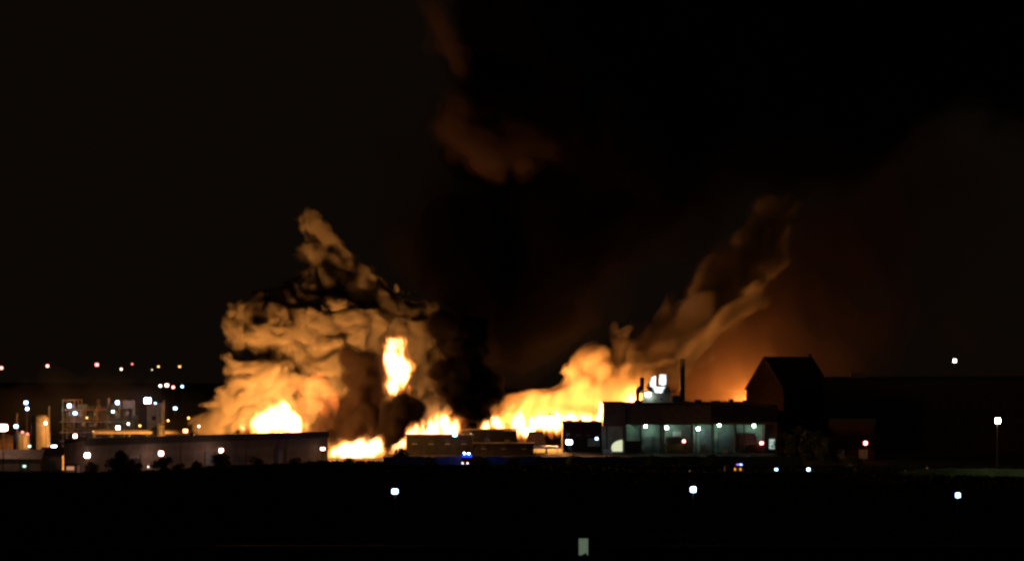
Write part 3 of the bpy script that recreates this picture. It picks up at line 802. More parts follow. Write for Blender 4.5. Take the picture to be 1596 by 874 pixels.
truck((gx(1055, 689), 688.5, 0.02), math.radians(4), 'dark green truck parked in the loading bay', 'darkgreen', False)
t2 = truck((gx(1176, 689), 688.5, 0.02), math.radians(184), 'black truck parked by the lit door of the bay', 'black', False)
lamp(1187, 690, 686.5, 'r', 6, 9, 'red lamp beside the black parked truck', 'mast', group='works lamps')
sk = empty('skip', (gx(986, 688), 688, 0.02), 0, 'dark steel skip container beside the lit doorway', 'skip')
MB().loft([[(-2.6, -1.2, 0.2), (2.6, -1.2, 0.2), (2.6, 1.2, 0.2), (-2.6, 1.2, 0.2)], [(-3.2, -1.3, 4.6), (3.2, -1.3, 4.6), (3.2, 1.3, 4.6), (-3.2, 1.3, 4.6)]]).build('body', 'darksteel', sk)
for x in (-2, 0, 2):
    MB().box(x - 0.1, x + 0.1, -1.42, -1.32, 0.5, 4.5).build('rib', 'darksteel', sk)
cr = empty('white_crate', (gx(945, 686), 686, 0.02), 0, 'white crate at the foot of the bright factory doorway', 'crate')
MB().box(-1, 2.0, -1, 1, 0, 1.4).build('body', 'white', cr)
MB().box(-1.08, 2.08, -1.08, 1.08, 1.4, 1.55).build('lid', 'white', cr)

for px, w_, h_, m_, lab in ((1010, 1.6, 1.5, 'white', 'pale crate stack before the left roller doors of the bay'), (1096, 2.2, 2.1, 'pale', 'brownish crate stack right of the bay red lamp'),
                            (1130, 1.8, 1.3, 'white', 'low pale crate stack in the fourth bay'), (1148, 1.4, 2.4, 'greensteel', 'green crate stack left of the black truck')):
    o = empty('crate_stack', (gx(px, 693), 693, 0.02), 0.1, lab, 'crates', 'crate stacks in the loading bay')
    z = 0.0
    k_ = 0
    while z < h_:
        MB().box(-w_ / 2 + 0.06 * k_, w_ / 2, -0.7, 0.7, z + 0.02, z + 0.6).build('crate', m_, o)
        MB().box(-w_ / 2, w_ / 2 + 0.05, -0.75, 0.75, z + 0.61, z + 0.68).build('pallet', 'bark', o)
        z += 0.7
        k_ += 1

# sign and posts in the foreground
sg = empty('sign', (gx(909, 268), 268, 0), 0, 'narrow pale upright sign panel at the bottom edge', 'sign')
MB().box(-0.62, 0.68, -0.06, 0.06, gz(864.5, 268), gz(838.5, 268)).build('panel', emit('pale_sign_panel', (0.52, 0.74, 0.46), 0.17), sg)  # panel emits a weak, even pale green
MB().box(-0.68, -0.625, -0.08, 0.08, gz(864.5, 268), gz(838.5, 268)).build('panel_edge', 'darksteel', sg)
MB().box(-0.5, -0.25, -0.05, 0.05, 0, gz(864.5, 268) - 0.01).build('post', 'white', sg)
for px, py, Y, lab in ((1411, 733, 528, 'short pale post on the grass bank, left one'), (1445, 728, 534, 'pale post on the grass bank, right one'), (1130, 727, 540, 'white post beside the yellow van')):
    p = P(px, py, Y)
    o = empty('marker_post', (p.x, p.y, 0), 0, lab, 'post')
    MB().lathe([(0.22, 0), (0.2, p.z), (0.05, p.z + 0.15)], n=10).build('shaft', 'white', o)
    MB().lathe([(0.225, p.z * 0.7), (0.225, p.z * 0.8)], n=10).build('band', 'red', o)

# ------------------------------------------------------------------ trees and shrubs
def tree_proto(name, h, rad, seed, leaves, leafsize, m, conic=False):
    r = random.Random(seed)
    o = empty(name, (0, 0, 0))
    tr = MB().tube([(0, 0, -0.1), (r.uniform(-.1, .1) * h * 0.2, 0, h * 0.35), (r.uniform(-.1, .1) * h * 0.4, r.uniform(-.1, .1), h * 0.8)], [rad * 0.09, rad * 0.065, rad * 0.02], 7)
    tr.build('trunk', 'bark', o)
    lm = MB()
    clumps = []
    for i in range(9):
        a = r.uniform(0, 6.28); t = r.uniform(0.3, 0.75); q = rad * r.uniform(0.4, 0.85) * (1.2 - t if conic else 1)
        e = Vector((q * math.cos(a), q * math.sin(a), h * t + r.uniform(0.05, 0.25) * h))
        lm.tube([(0, 0, h * t * 0.8), tuple(e * 0.5 + Vector((0, 0, h * t * 0.45))), tuple(e)], [rad * 0.04, rad * 0.03, rad * 0.012], 5)
        clumps.append((e, rad * r.uniform(0.28, 0.48)))
    clumps.append((Vector((0, 0, h * 0.9)), rad * 0.35)); clumps.append((Vector((0, 0, h * 0.65)), rad * 0.5)); clumps.append((Vector((0, 0, h * 0.4)), rad * 0.6))
    for i in range(6):
        a = r.uniform(0, 6.28)
        clumps.append((Vector((rad * 0.5 * math.cos(a), rad * 0.5 * math.sin(a), h * r.uniform(0.12, 0.3))), rad * r.uniform(0.3, 0.5)))
    lm.build('limbs', 'bark', o)
    cb = MB()
    for _ in range(leaves):
        c, q = r.choice(clumps)
        d = Vector((r.gauss(0, 1), r.gauss(0, 1), r.gauss(0, 1))).normalized() * q * r.uniform(0.4, 1.1)
        p = c + d
        p.z = max(p.z, 0.15)
        n1 = Vector((r.gauss(0, 1), r.gauss(0, 1), r.gauss(0, 1))).normalized(); n2 = n1.orthogonal().normalized()
        s = leafsize * r.uniform(0.6, 1.4)
        cb.add([tuple(p - n1 * s), tuple(p + n2 * s * 0.5), tuple(p + n1 * s), tuple(p - n2 * s * 0.5)], [(0, 1, 2, 3)])
    me = bpy.data.meshes.new('crown')
    me.from_pydata(cb.v, [], cb.f)
    me.materials.append(M[m])
    c = bpy.data.objects.new('crown', me)
    COL.objects.link(c); c.parent = o
    return o


shr = tree_proto('shrub', 3.6, 2.4, 3, 1600, 0.22, 'leaf')
tre = tree_proto('tree', 6.5, 3.6, 6, 3000, 0.3, 'darkleaf')
first = {}
def plant(proto, px, Y, sc, rz, label, cat, group):
    o = proto if proto.name not in first else copy_tree(proto)
    first[proto.name] = 1
    o.location = (gx(px, Y), Y, 0); o.scale = (sc, sc, sc); o.rotation_euler = (0, 0, rz)
    tag(o, label, cat, group)
for px, Y, s_, lab in ((142, 513, 1.0, 'rounded shrub beneath the near post lamp of the long shed'), (253, 533, 1.15, 'rounded shrub beneath the middle post lamp of the shed'),
                       (346, 553, 1.35, 'rounded shrub beneath the far post lamp of the shed'), (278, 535, 0.7, 'low shrub right of the middle post lamp')):
    plant(shr, px, Y, s_, px, lab, 'shrub', 'shrubs along the long shed')
for px, Y, s_, lab in ((305, 541, 0.8, 'dark shrub between the middle and far post lamps of the shed'), (400, 560, 0.9, 'dark shrub right of the far post lamp of the shed'),
                       (460, 574, 0.75, 'dark shrub near the far end of the long shed'), (545, 592, 0.6, 'dark shrub below the flat ground fire'), (672, 570, 0.85, 'dark shrub left of the fire engine'),
                       (800, 569, 0.8, 'dark shrub before the low dark annex'), (893, 570, 1.0, 'dark shrub below the bluish floodlight'), (1015, 568, 0.9, 'dark shrub before the left part of the loading bay'),
                       (1112, 566, 1.05, 'dark shrub between loading bay and yellow van'), (1330, 560, 1.0, 'dark shrub in front of the low brown building')):
    plant(shr, px, Y, s_, px, lab, 'shrub', 'shrubs along the field edge')
TG = 'dark trees along the field edge'
r3 = random.Random(12)
for px, Y, s_, lab in ((188, 512, 1.0, 'dark tree between the near and middle shed lamps'), (205, 508, 0.75, 'smaller dark tree close to the near shed lamp tree'),
                       (625, 590, 0.75, 'dark tree beneath the black smoke curl'), (1250, 640, 1.5, 'tall dark tree at the right end of the factory'), (1272, 630, 1.35, 'dark tree right of the factory end tree'),
                       (1225, 650, 1.2, 'dark tree just against the factory end wall'), (1290, 610, 1.1, 'dark tree left of the low brown building')):
    plant(tre, px, Y, s_, px, lab, 'tree', TG)
# rough tall grass of the unlit field in front of the works
rg = np.random.default_rng(77)
NG = 75000
yy = np.concatenate([rg.uniform(262, 606, NG), rg.uniform(270, 281, 9000), rg.uniform(514, 528, 9000), rg.uniform(560, 572, 7000)])
keep = (yy < 281) | (yy > 295)
yy = yy[keep]
xx = rg.uniform(-1, 1, len(yy)) * (yy * 0.30 + 8)
lim = np.where(xx < -116, 538, np.where(xx < -56, 524 + (xx + 116.7) * 1.53 - 4, 604))
keep = (yy < lim) & ((xx < -47) | (yy < 528) | (yy > 542)) & ~((xx > -40) & (yy > 571)) & ~((xx < -116) & (yy > 538)) & ~((xx > 104) & (yy > 507) & (yy < 529))
xx, yy = xx[keep], yy[keep]
hh = rg.uniform(0.35, 1.0, len(yy)) * (0.7 + 0.5 * np.sin(xx * 0.07 + 1.3 * np.sin(yy * 0.05)))
hh = np.clip(hh, 0.2, 1.6)
hh = np.where((yy < 282) | ((yy > 514) & (yy < 528)) | ((yy > 560) & (yy < 573)), np.maximum(hh, 0.95), hh)
an = rg.uniform(0, math.pi, len(yy))
wd = rg.uniform(0.35, 0.9, len(yy))
lx, ly = rg.normal(0, 0.18, len(yy)), rg.normal(0, 0.18, len(yy))
cs, sn = np.cos(an) * wd, np.sin(an) * wd
z0 = np.zeros_like(xx)
GV = np.stack([np.stack([xx - cs, yy - sn, z0], 1), np.stack([xx + cs, yy + sn, z0], 1),
               np.stack([xx + cs * 0.5 + lx, yy + sn * 0.5 + ly, hh], 1), np.stack([xx - cs * 0.7 + lx, yy - sn * 0.7 + ly, hh * 0.8], 1)], 1).reshape(-1, 3)
GQ = np.arange(len(GV)).reshape(-1, 4)

# ------------------------------------------------------------------ clouds of smoke and flame: union of puffs -> closed hull
def vnoise(lat, x, y, z):
    """smooth lattice noise, lattice wraps around; about -1..1"""
    n = lat.shape[0]
    i0 = np.floor(x).astype(np.int32); fx = (x - i0).astype(np.float32)
    j0 = np.floor(y).astype(np.int32); fy = (y - j0).astype(np.float32)
    k0 = np.floor(z).astype(np.int32); fz = (z - k0).astype(np.float32)
    fx = fx * fx * fx * (fx * (fx * 6 - 15) + 10)
    fy = fy * fy * fy * (fy * (fy * 6 - 15) + 10)
    fz = fz * fz * fz * (fz * (fz * 6 - 15) + 10)
    i0 %= n; j0 %= n; k0 %= n
    i1 = (i0 + 1) % n; j1 = (j0 + 1) % n; k1 = (k0 + 1) % n
    fl = lat.ravel()
    def L(i, j, k):
        return fl[(i * n + j) * n + k]
    a = L(i0, j0, k0) * (1 - fx) + L(i1, j0, k0) * fx
    b = L(i0, j1, k0) * (1 - fx) + L(i1, j1, k0) * fx
    c = L(i0, j0, k1) * (1 - fx) + L(i1, j0, k1) * fx
    d = L(i0, j1, k1) * (1 - fx) + L(i1, j1, k1) * fx
    a = a * (1 - fy) + b * fy
    c = c * (1 - fy) + d * fy
    return a * (1 - fz) + c * fz


def field(puffs, voxel, rng, warp=((18.0, 4.0), (8.0, 1.6)), billow=((12.0, 4.0), (5.5, 1.8), (2.6, 0.8)), flow=(0, 0, 1), stretch=1.4,
          blend=2.0, cut=None, kids=()):
    """Signed field (negative inside) of a union of puffs (x, y, z, r), warped and with cauliflower bulges, drawn out along FLOW."""
    puffs = [tuple(p) for p in puffs]
    cur = puffs
    for nk, size in kids:                      # smaller bulges budding from the surface of the larger
        nxt = []
        for x, y, z, r in cur:
            for _ in range(nk):
                d = rng.standard_normal(3); d /= np.linalg.norm(d)
                nxt.append((x + d[0] * r * 0.85, y + d[1] * r * 0.85, z + d[2] * r * 0.85, r * size * rng.uniform(0.6, 1.3)))
        puffs = puffs + nxt
        cur = nxt
    C = np.array([p[:3] for p in puffs]); R = np.array([p[3] for p in puffs])
    pad = sum(b[1] for b in billow) * 0.9 + sum(w[1] for w in warp) * 1.4 + 3 * voxel
    lo = (C - R[:, None]).min(0) - pad
    hi = (C + R[:, None]).max(0) + pad
    n = np.ceil((hi - lo) / voxel).astype(int) + 1
    g = np.meshgrid(*[(lo[i] + np.arange(n[i]) * voxel).astype(np.float32) for i in range(3)], indexing='ij')
    f = np.array(flow, float); f /= np.linalg.norm(f)

    def squash(q):
        k = (1 - 1 / stretch) * (q[0] * f[0] + q[1] * f[1] + q[2] * f[2])
        return [q[i] - k * f[i] for i in range(3)]

    q = list(g)
    for cell, amp in warp:
        s = squash(q)
        off = rng.uniform(0, 40, 3)
        q = [q[i] + amp * vnoise(rng.uniform(-1, 1, (40, 40, 40)).astype(np.float32), s[0] / cell + off[0], s[1] / cell + off[1], s[2] / cell + off[2])
             for i in range(3)]
    acc = np.zeros(n, np.float32)
    for c, r in zip(C, R):
        a = np.maximum(np.floor((c - r - pad - 6 * blend - lo) / voxel).astype(int), 0)
        b = np.minimum(np.ceil((c + r + pad + 6 * blend - lo) / voxel).astype(int) + 1, n)
        s = tuple(slice(a[i], b[i]) for i in range(3))
        d = np.sqrt((q[0][s] - c[0]) ** 2 + (q[1][s] - c[1]) ** 2 + (q[2][s] - c[2]) ** 2) - r
        acc[s] += np.exp(np.clip(-d / blend, -30, 30))
    F = -blend * np.log(acc + 1e-12)
    s = squash(q)
    for cell, amp in billow:
        off = rng.uniform(0, 40, 3)
        v = vnoise(rng.uniform(-1, 1, (40, 40, 40)).astype(np.float32), s[0] / cell + off[0], s[1] / cell + off[1], s[2] / cell + off[2])
        F -= amp * (np.sqrt(v * v + 0.003) * 2.0 - 0.55)
        s = [c + 0.25 * cell * v for c in s]
    if cut is not None:
        F = np.maximum(F, cut - g[2])
    F[0] = F[-1] = 9; F[:, 0] = F[:, -1] = 9; F[:, :, 0] = F[:, :, -1] = 9
    return F, lo


def surface_nets(F, lo, h):
    ins = F < 0
    nx, ny, nz = F.shape
    cnt = np.zeros((nx - 1, ny - 1, nz - 1), np.int8)
    for i in (0, 1):
        for j in (0, 1):
            for k in (0, 1):
                cnt += ins[i:nx - 1 + i, j:ny - 1 + j, k:nz - 1 + k]
    act = (cnt > 0) & (cnt < 8)
    ci = np.argwhere(act)
    idx = np.full(act.shape, -1, np.int64)
    idx[act] = np.arange(len(ci))
    acc = np.zeros((len(ci), 3)); m = np.zeros(len(ci))
    cor = [(i, j, k) for i in (0, 1) for j in (0, 1) for k in (0, 1)]
    for a in cor:
        for b in cor:
            if sum(b) - sum(a) == 1 and all(y >= x for x, y in zip(a, b)):
                fa = F[ci[:, 0] + a[0], ci[:, 1] + a[1], ci[:, 2] + a[2]].astype(float)
                fb = F[ci[:, 0] + b[0], ci[:, 1] + b[1], ci[:, 2] + b[2]].astype(float)
                s = (fa < 0) != (fb < 0)
                t = np.where(s, fa / np.where(s, fa - fb, 1), 0)
                p = np.array(a)[None] + t[:, None] * (np.array(b) - np.array(a))[None]
                acc += p * s[:, None]; m += s
    V = lo + (ci + acc / m[:, None]) * h
    Q = []
    for ax in range(3):
        u, w = [(1, 2), (2, 0), (0, 1)][ax]
        A = np.take(ins, range(0, F.shape[ax] - 1), ax); B = np.take(ins, range(1, F.shape[ax]), ax)
        e = np.argwhere(A != B)
        e = e[(e[:, u] > 0) & (e[:, w] > 0)]
        fl = A[e[:, 0], e[:, 1], e[:, 2]]
        def at(du, dw):
            c = e.copy(); c[:, u] -= du; c[:, w] -= dw
            return idx[c[:, 0], c[:, 1], c[:, 2]]
        q = np.stack([at(1, 1), at(0, 1), at(0, 0), at(1, 0)], 1)
        q[~fl] = q[~fl][:, ::-1]
        Q.append(q)
    return V, np.concatenate(Q)


def np_mesh(name, V, Q, m, parent=None):
    me = bpy.data.meshes.new(name)
    me.vertices.add(len(V)); me.vertices.foreach_set('co', V.astype(np.float32).ravel())
    me.loops.add(Q.size); me.loops.foreach_set('vertex_index', Q.astype(np.int32).ravel())
    me.polygons.add(len(Q))
    me.polygons.foreach_set('loop_start', np.arange(0, Q.size, 4, dtype=np.int32))
    me.polygons.foreach_set('loop_total', np.full(len(Q), 4, np.int32))
    me.update(calc_edges=True)
    me.materials.append(m)
    o = bpy.data.objects.new(name, me)
    COL.objects.link(o)
    o.parent = parent
    return o


def px_puffs(rows):
    """(px, py, radius in px, distance) -> (x, y, z, radius in m)"""
    out = []
    for px, py, r, Y in rows:
        p = P(px, py, Y)
        out.append((p.x, p.y, p.z, r * Y / FPX))
    return out


def chain(rows, n):
    """interpolate between key puffs"""
    out = []
    for a, b in zip(rows, rows[1:]):
        for i in range(n):
            t = i / n
            out.append(tuple(x + (y - x) * t for x, y in zip(a, b)))
    out.append(rows[-1])
    return out


tag(np_mesh('grass', GV, GQ, M['grass']), 'tall rough grass of the dark field before the works', 'grass', kind='stuff')
tri = [0]


def smoke(name, label, rows, m, voxel=0.8, seed=1, grow=1.0, **kw):
    """one smoke body; M: (offset in m, material) from the thin outer veil to the dense core"""
    F, lo = field(px_puffs([(a, b, c * grow, d) for a, b, c, d in rows]), voxel, np.random.default_rng(seed), **kw)
    root = None
    for off, mm in m:
        V, Q = surface_nets(F + off, lo, voxel)
        if not len(Q):
            continue
        tri[0] += 2 * len(Q)
        o = np_mesh(name if root is None else 'smoke_core', V, Q, mm, root)
        if root is None:
            root = tag(o, label, 'smoke', kind='stuff')
    return root


SOOT = smoke_mat('oily_smoke', (0.38, 0.34, 0.30), 1.1)
SOOT0 = smoke_mat('oily_smoke_edge', (0.44, 0.40, 0.36), 0.2)
BLACK = smoke_mat('black_smoke', (0.016, 0.013, 0.012), 0.9)
BLACK0 = smoke_mat('black_smoke_edge', (0.03, 0.022, 0.02), 0.2)
PALL = smoke_mat('drifting_black_smoke', (0.012, 0.009, 0.008), 0.18)
PALL0 = smoke_mat('drifting_black_smoke_edge', (0.014, 0.010, 0.009), 0.03)
VEIL = smoke_mat('lit_smoke_veil', (0.68, 0.56, 0.46), 0.3)
VEIL0 = smoke_mat('lit_smoke_veil_edge', (0.68, 0.56, 0.46), 0.06)
THIN = smoke_mat('thin_smoke', (0.58, 0.37, 0.26), 0.016)
WISP = smoke_mat('hanging_smoke', (0.6, 0.55, 0.5), 0.001)
THIN0 = smoke_mat('thin_smoke_edge', (0.58, 0.37, 0.26), 0.008)

HIGH = smoke_mat('high_smoke', (0.10, 0.066, 0.07), 0.09)
HIGH0 = smoke_mat('high_smoke_edge', (0.10, 0.066, 0.07), 0.025)
HIGHS = ((-1.2, HIGH0), (1.2, HIGH))
SOOT1 = smoke_mat('oily_smoke_wisp', (0.42, 0.38, 0.34), 0.07)
SOOTS = ((-1.1, SOOT1), (-0.35, SOOT0), (0.5, SOOT))
BROWN = smoke_mat('brown_smoke', (0.07, 0.045, 0.038), 0.6)
BLACKS = ((-0.5, BLACK0), (0.7, BLACK))
PALL1 = smoke_mat('drifting_black_smoke_wisp', (0.014, 0.010, 0.009), 0.008)
PALLS = ((-7, PALL1), (-1.5, PALL0), (4, PALL))
VEILS = ((-0.7, VEIL0), (1.0, VEIL))

smoke('rolling_smoke', 'huge rolling brown smoke billow lit from below beside the tall flame', [
    (382, 512, 20, 660), (405, 500, 24, 662), (402, 528, 20, 658), (425, 480, 22, 668), (432, 455, 14, 676), (435, 520, 34, 662), (462, 474, 26, 674), (470, 520, 34, 666), (505, 495, 36, 676),
    (440, 548, 24, 660), (475, 572, 30, 662), (510, 560, 38, 669), (540, 530, 36, 676), (520, 610, 36, 672), (575, 600, 34, 676),
    (492, 428, 20, 680), (489, 400, 17, 682), (496, 374, 15, 684), (490, 352, 11, 684), (515, 408, 22, 686), (535, 442, 28, 686), (570, 468, 30, 688),
    (605, 495, 34, 688), (645, 518, 32, 690), (600, 550, 34, 686), (655, 570, 30, 692), (690, 540, 24, 696), (560, 640, 34, 676),
    (672, 620, 26, 696), (640, 600, 28, 692), (470, 620, 30, 666), (490, 645, 34, 670)], SOOTS, voxel=0.58, seed=6,
    flow=(0.75, 0.2, -0.55), stretch=1.1, warp=((26.0, 3.0), (10.0, 1.8), (4.5, 0.8), (2.4, 0.3)), billow=((7.5, 2.2), (3.6, 1.5), (2.0, 0.9), (1.2, 0.35)), blend=0.5, kids=((11, 0.5), (6, 0.45)))
smoke('low_smoke', 'smaller rounded smoke puff low above the long shed roof end', [
    (372, 592, 16, 650), (392, 588, 18, 650), (415, 598, 20, 650), (438, 606, 16, 650), (385, 608, 18, 650), (350, 632, 16, 652), (335, 650, 16, 652), (370, 640, 18, 652), (322, 660, 10, 652), (400, 640, 20, 654)],
    SOOTS, voxel=0.5, seed=9, flow=(1, 0, 0.1), stretch=1.3, warp=((14.0, 2.4), (6.0, 1.2), (3.0, 0.4)), billow=((5.0, 1.5), (2.4, 0.9)), blend=0.5, kids=((10, 0.5), (5, 0.45)))
smoke('dark_smoke', 'black smoke puff curling in front of the flame column base', chain([
    (608, 690, 11, 640), (608, 660, 13, 640), (620, 637, 16, 640), (648, 640, 12, 640)], 2), BLACKS, voxel=0.5, seed=11,
    warp=((8.0, 1.5),), billow=((6.0, 1.6), (3.0, 0.8)))
smoke('dark_smoke', 'dense black smoke mass between the flame column and the roofs', [
    (715, 590, 30, 662), (722, 625, 20, 664), (745, 640, 14, 668), (730, 555, 28, 664), (760, 600, 24, 668), (692, 585, 18, 660), (708, 530, 24, 664), (690, 505, 16, 664), (735, 510, 22, 668)], BLACKS, voxel=0.7, seed=12,
    warp=((16.0, 3.0), (7.0, 1.4)), billow=((6.0, 1.8), (3.0, 0.9)), blend=0.7, kids=((9, 0.48),))
smoke('dark_smoke', 'dark red brown smoke column beside the tall flame, above the ground fire', [
    (500, 668, 16, 640), (520, 655, 20, 642), (548, 652, 24, 642), (580, 655, 22, 644), (570, 620, 26, 644), (572, 585, 24, 646), (560, 560, 18, 648)], ((-0.5, BLACK0), (0.7, BROWN)), voxel=0.65, seed=14,
    warp=((12.0, 2.6), (5.0, 1.2)), billow=((5.0, 1.4), (2.4, 0.6)), blend=0.8, kids=((9, 0.5),))
smoke('smoke_pall', 'vast black smoke pall rising over the burning works', [
    (760, 540, 50, 700), (845, 495, 52, 705), (915, 405, 66, 710), (820, 400, 110, 700), (720, 440, 60, 690), (930, 300, 120, 700), (1030, 285, 76, 720),
    (790, 250, 80, 700), (860, 120, 120, 710), (720, 300, 40, 690),
    (1000, 120, 150, 720), (1180, 180, 130, 740), (1130, 250, 76, 740), (860, 0, 150, 720), (1080, -20, 150, 730), (1300, 90, 140, 750), (1440, 40, 150, 760), (1590, 20, 150, 770)], PALLS, voxel=2.0, seed=21,
    warp=((50.0, 14.0), (22.0, 6.0), (9.0, 2.0)), billow=((28.0, 8.0), (12.0, 3.6), (6.0, 1.5)), blend=4.0)
smoke('high_smoke', 'dim red brown smoke curl high above, the lower of two', chain([
    (697, 170, 17, 655), (715, 195, 24, 655), (755, 215, 26, 657), (805, 232, 24, 660), (850, 240, 12, 662)], 2), HIGHS, voxel=1.1, seed=23,
    flow=(0.9, 0, -0.4), stretch=1.6, warp=((20.0, 5.0), (9.0, 2.0)), billow=((10.0, 3.4), (5.0, 1.6)))
smoke('high_smoke', 'dim red brown smoke wisp at the very top of the plume', chain([
    (700, 5, 8, 655), (698, 42, 17, 655), (710, 80, 17, 655), (726, 118, 10, 657)], 2), HIGHS, voxel=1.1, seed=24,
    flow=(0.3, 0, -1), stretch=1.6, warp=((20.0, 5.0), (9.0, 2.0)), billow=((10.0, 3.4), (5.0, 1.6)))
smoke('leaning_smoke', 'orange lit smoke leaning away behind the factory roof', chain([
    (770, 652, 14, 745), (840, 645, 24, 745), (910, 622, 30, 745), (970, 592, 34, 745), (1010, 560, 32, 748), (1050, 530, 28, 749), (1095, 488, 26, 750),
    (1135, 445, 24, 755), (1175, 402, 22, 760), (1200, 372, 16, 765), (1225, 335, 9, 765)], 3) + [(880, 590, 16, 742), (930, 566, 20, 742), (985, 528, 16, 744)], VEILS, voxel=0.95, seed=37, grow=1.2,
    warp=((24.0, 4.0), (10.0, 2.4), (4.5, 1.1)), billow=((10.0, 3.2), (4.6, 1.9), (2.4, 0.8)), blend=1.0, flow=(0.75, 0, 0.65), stretch=1.5, kids=((4, 0.45),))
smoke('drifting_smoke', 'broad thin brown smoke drifting behind the chimney and gabled storehouse', [
    (1040, 612, 40, 813), (1100, 600, 56, 816), (1160, 580, 62, 818), (1230, 570, 62, 828), (1210, 490, 60, 828), (1140, 530, 54, 813), (1300, 520, 60, 838), (1270, 420, 66, 848),
    (1370, 380, 66, 858), (1330, 580, 30, 838), (1400, 500, 36, 848), (1420, 290, 50, 868)], ((-7, THIN0), (0, THIN0), (7, THIN), (13, THIN)), voxel=2.2, seed=41, warp=((60.0, 16.0), (24.0, 8.0), (10.0, 3.0)), billow=((28.0, 8.0), (12.0, 5.0), (6.0, 1.6)), blend=6.0)
smoke('ground_smoke', 'faint warm smoke hanging among the lamps of the process plant', [
    (-10, 672, 40, 690), (50, 662, 44, 690), (105, 668, 44, 695), (160, 660, 46, 695), (215, 665, 44, 690), (265, 655, 44, 685), (315, 650, 36, 670)], ((-4, WISP), (1, WISP), (6, WISP)), voxel=1.6, seed=46,
    warp=((34.0, 9.0), (14.0, 4.5), (6.0, 1.5)), billow=((14.0, 4.0), (7.0, 2.4)), blend=4.0)
smoke('chimney_smoke', 'thin pale smoke trail blown from the factory chimney', chain([
    (1064, 558, 4, 706), (1080, 545, 6, 706), (1105, 522, 9, 708), (1140, 492, 12, 712), (1175, 465, 14, 716)], 3), VEILS, voxel=0.5, seed=43,
    flow=(0.75, 0, 0.6), stretch=2.2, warp=((10.0, 1.8), (4.0, 0.8)), billow=((6.0, 1.6), (2.6, 0.7)), blend=1.0)

# ------------------------------------------------------------------ flames
FIRE = flame_mat('fire', (1.0, 0.33, 0.06), 0.5)
FIREDIM = flame_mat('dim_fire', (1.0, 0.22, 0.04), 0.07)
FIRECORE = flame_mat('fire_core', (1.0, 0.5, 0.2), 1.5)
FIRECOL = (1.0, 0.385, 0.075)


def fire(name, label, rows, lights, voxel=0.4, seed=1, dim=False, grow=0.66, **kw):
    root = bpy.data.objects.new(name, None)
    COL.objects.link(root)
    root.location = P(rows[0][0], rows[0][1], rows[0][3])
    tag(root, label, 'fire', group='fires burning across the works')
    kw.setdefault('warp', ((9.0, 2.2), (4.0, 1.6), (1.8, 0.7)))
    kw.setdefault('billow', ((4.0, 1.6), (2.0, 1.1), (1.1, 0.4)))
    kw.setdefault('kids', ((5, 0.5),))
    F, lo = field(px_puffs([(a_, b_, c_ * grow, d_) for a_, b_, c_, d_ in rows]), voxel, np.random.default_rng(seed), stretch=2.4, blend=1.0, **kw)
    for nm, off, mm in ((('flames', -0.3, FIREDIM), ('flame_core', 0.7, FIREDIM)) if dim else (('flame_glow', -1.1, FIREDIM), ('flames', -0.1, FIRE), ('flame_core', 0.8, FIRECORE))):  # outermost bright-fire shell imitates the soft orange glow round the flames
        V, Q = surface_nets(F + off, lo, voxel)
        if len(Q):
            tri[0] += 2 * len(Q)
            np_mesh(nm, V - np.array(root.location), Q, mm, root)
    for px, py, Y, e, rad in lights:
        l = bpy.data.lights.new('firelight', 'POINT')
        l.energy, l.color, l.shadow_soft_size = e, FIRECOL, rad
        lo = bpy.data.objects.new('firelight', l)
        lo.location = P(px, py, Y) - root.location
        lo.parent = root
        COL.objects.link(lo)
    return root


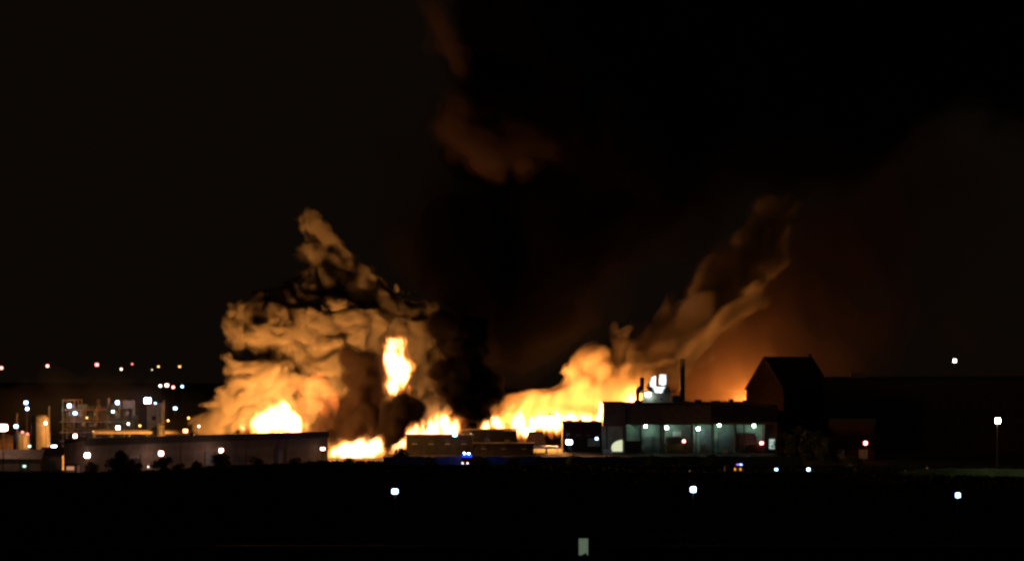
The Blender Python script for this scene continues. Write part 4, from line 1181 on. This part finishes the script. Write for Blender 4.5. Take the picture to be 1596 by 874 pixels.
fire('blaze', 'white hot blaze bursting above the long shed roof', [
    (445, 655, 18, 622), (430, 662, 17, 622), (455, 650, 14, 622), (410, 658, 11, 624), (395, 664, 9, 625), (440, 642, 10, 623), (460, 665, 12, 622)],
    [(425, 663, 624, 4.6e5, 4), (442, 656, 614, 1.5e5, 4)], seed=51, grow=0.8, warp=((9.0, 1.0), (4.0, 1.0), (1.8, 0.5)), kids=((4, 0.5),))  # the nearer light is added fill for the upper billow
fire('rolling_flame', 'small reddish flame curl between the blaze and dark smoke', [
    (470, 620, 4, 634), (478, 610, 5, 634), (488, 606, 5, 634), (498, 612, 4, 634), (508, 622, 4, 634), (490, 634, 4, 634), (480, 640, 3, 634)], [], seed=57, dim=True)
fire('ground_fire', 'flat sheet of flame burning on open ground beside shed end', [
    (523, 701, 7, 648), (535, 698, 9, 648), (548, 697, 10, 648), (560, 696, 11, 648), (572, 695, 11, 648), (582, 692, 12, 648), (584, 684, 8, 648)], [(560, 690, 654, 1.2e4, 2)], seed=52,
    warp=((9.0, 1.0), (4.0, 0.8), (2.0, 0.4)), billow=((4.0, 0.9), (2.0, 0.5)))
fire('flame_column', 'tall twisting flame column rising through the smoke', [
    (609, 540, 5, 648), (610, 556, 7, 648), (614, 572, 9, 648), (620, 583, 11, 648), (617, 596, 7, 648), (611, 607, 3, 648)], [(620, 578, 656, 4e4, 2)], seed=53, grow=0.42, warp=((9.0, 1.6), (4.0, 1.0), (1.8, 0.5)))
fire('roofline_fire', 'ragged fire running behind the low flat roofed block', [
    (624, 694, 6, 684), (630, 684, 7, 687), (640, 674, 6, 692), (660, 673, 6, 692), (680, 673, 7, 692), (700, 667, 10, 692), (715, 670, 6, 692), (650, 665, 6, 692)],
    [(680, 676, 700, 3e4, 2)], seed=54)
fire('yard_fire', 'broad bright fire behind the hopper and leaning lamp post', [
    (750, 668, 7, 722), (775, 667, 8, 722), (800, 664, 10, 722), (817, 666, 15, 722), (845, 662, 12, 722), (863, 664, 19, 722), (890, 658, 13, 722), (915, 656, 12, 722), (935, 652, 11, 722)],
    [(800, 662, 728, 6e4, 3), (862, 660, 728, 1.4e5, 3), (928, 641, 717, 2.0e5, 3)], seed=55)
fire('hidden_fire', 'fire glowing behind the factory roof left of the dust collector', [
    (955, 640, 12, 752), (975, 636, 13, 752), (995, 636, 10, 752)], [(985, 626, 738, 2.0e5, 3)], seed=56)
fire('hidden_fire', 'faint red fire glow behind the factory roof near the storehouse', [
    (1150, 634, 8, 795), (1162, 630, 8, 795), (1172, 635, 7, 795)], [(1158, 622, 796, 4.4e4, 3)], seed=58, dim=True)
print('TRI', tri[0])
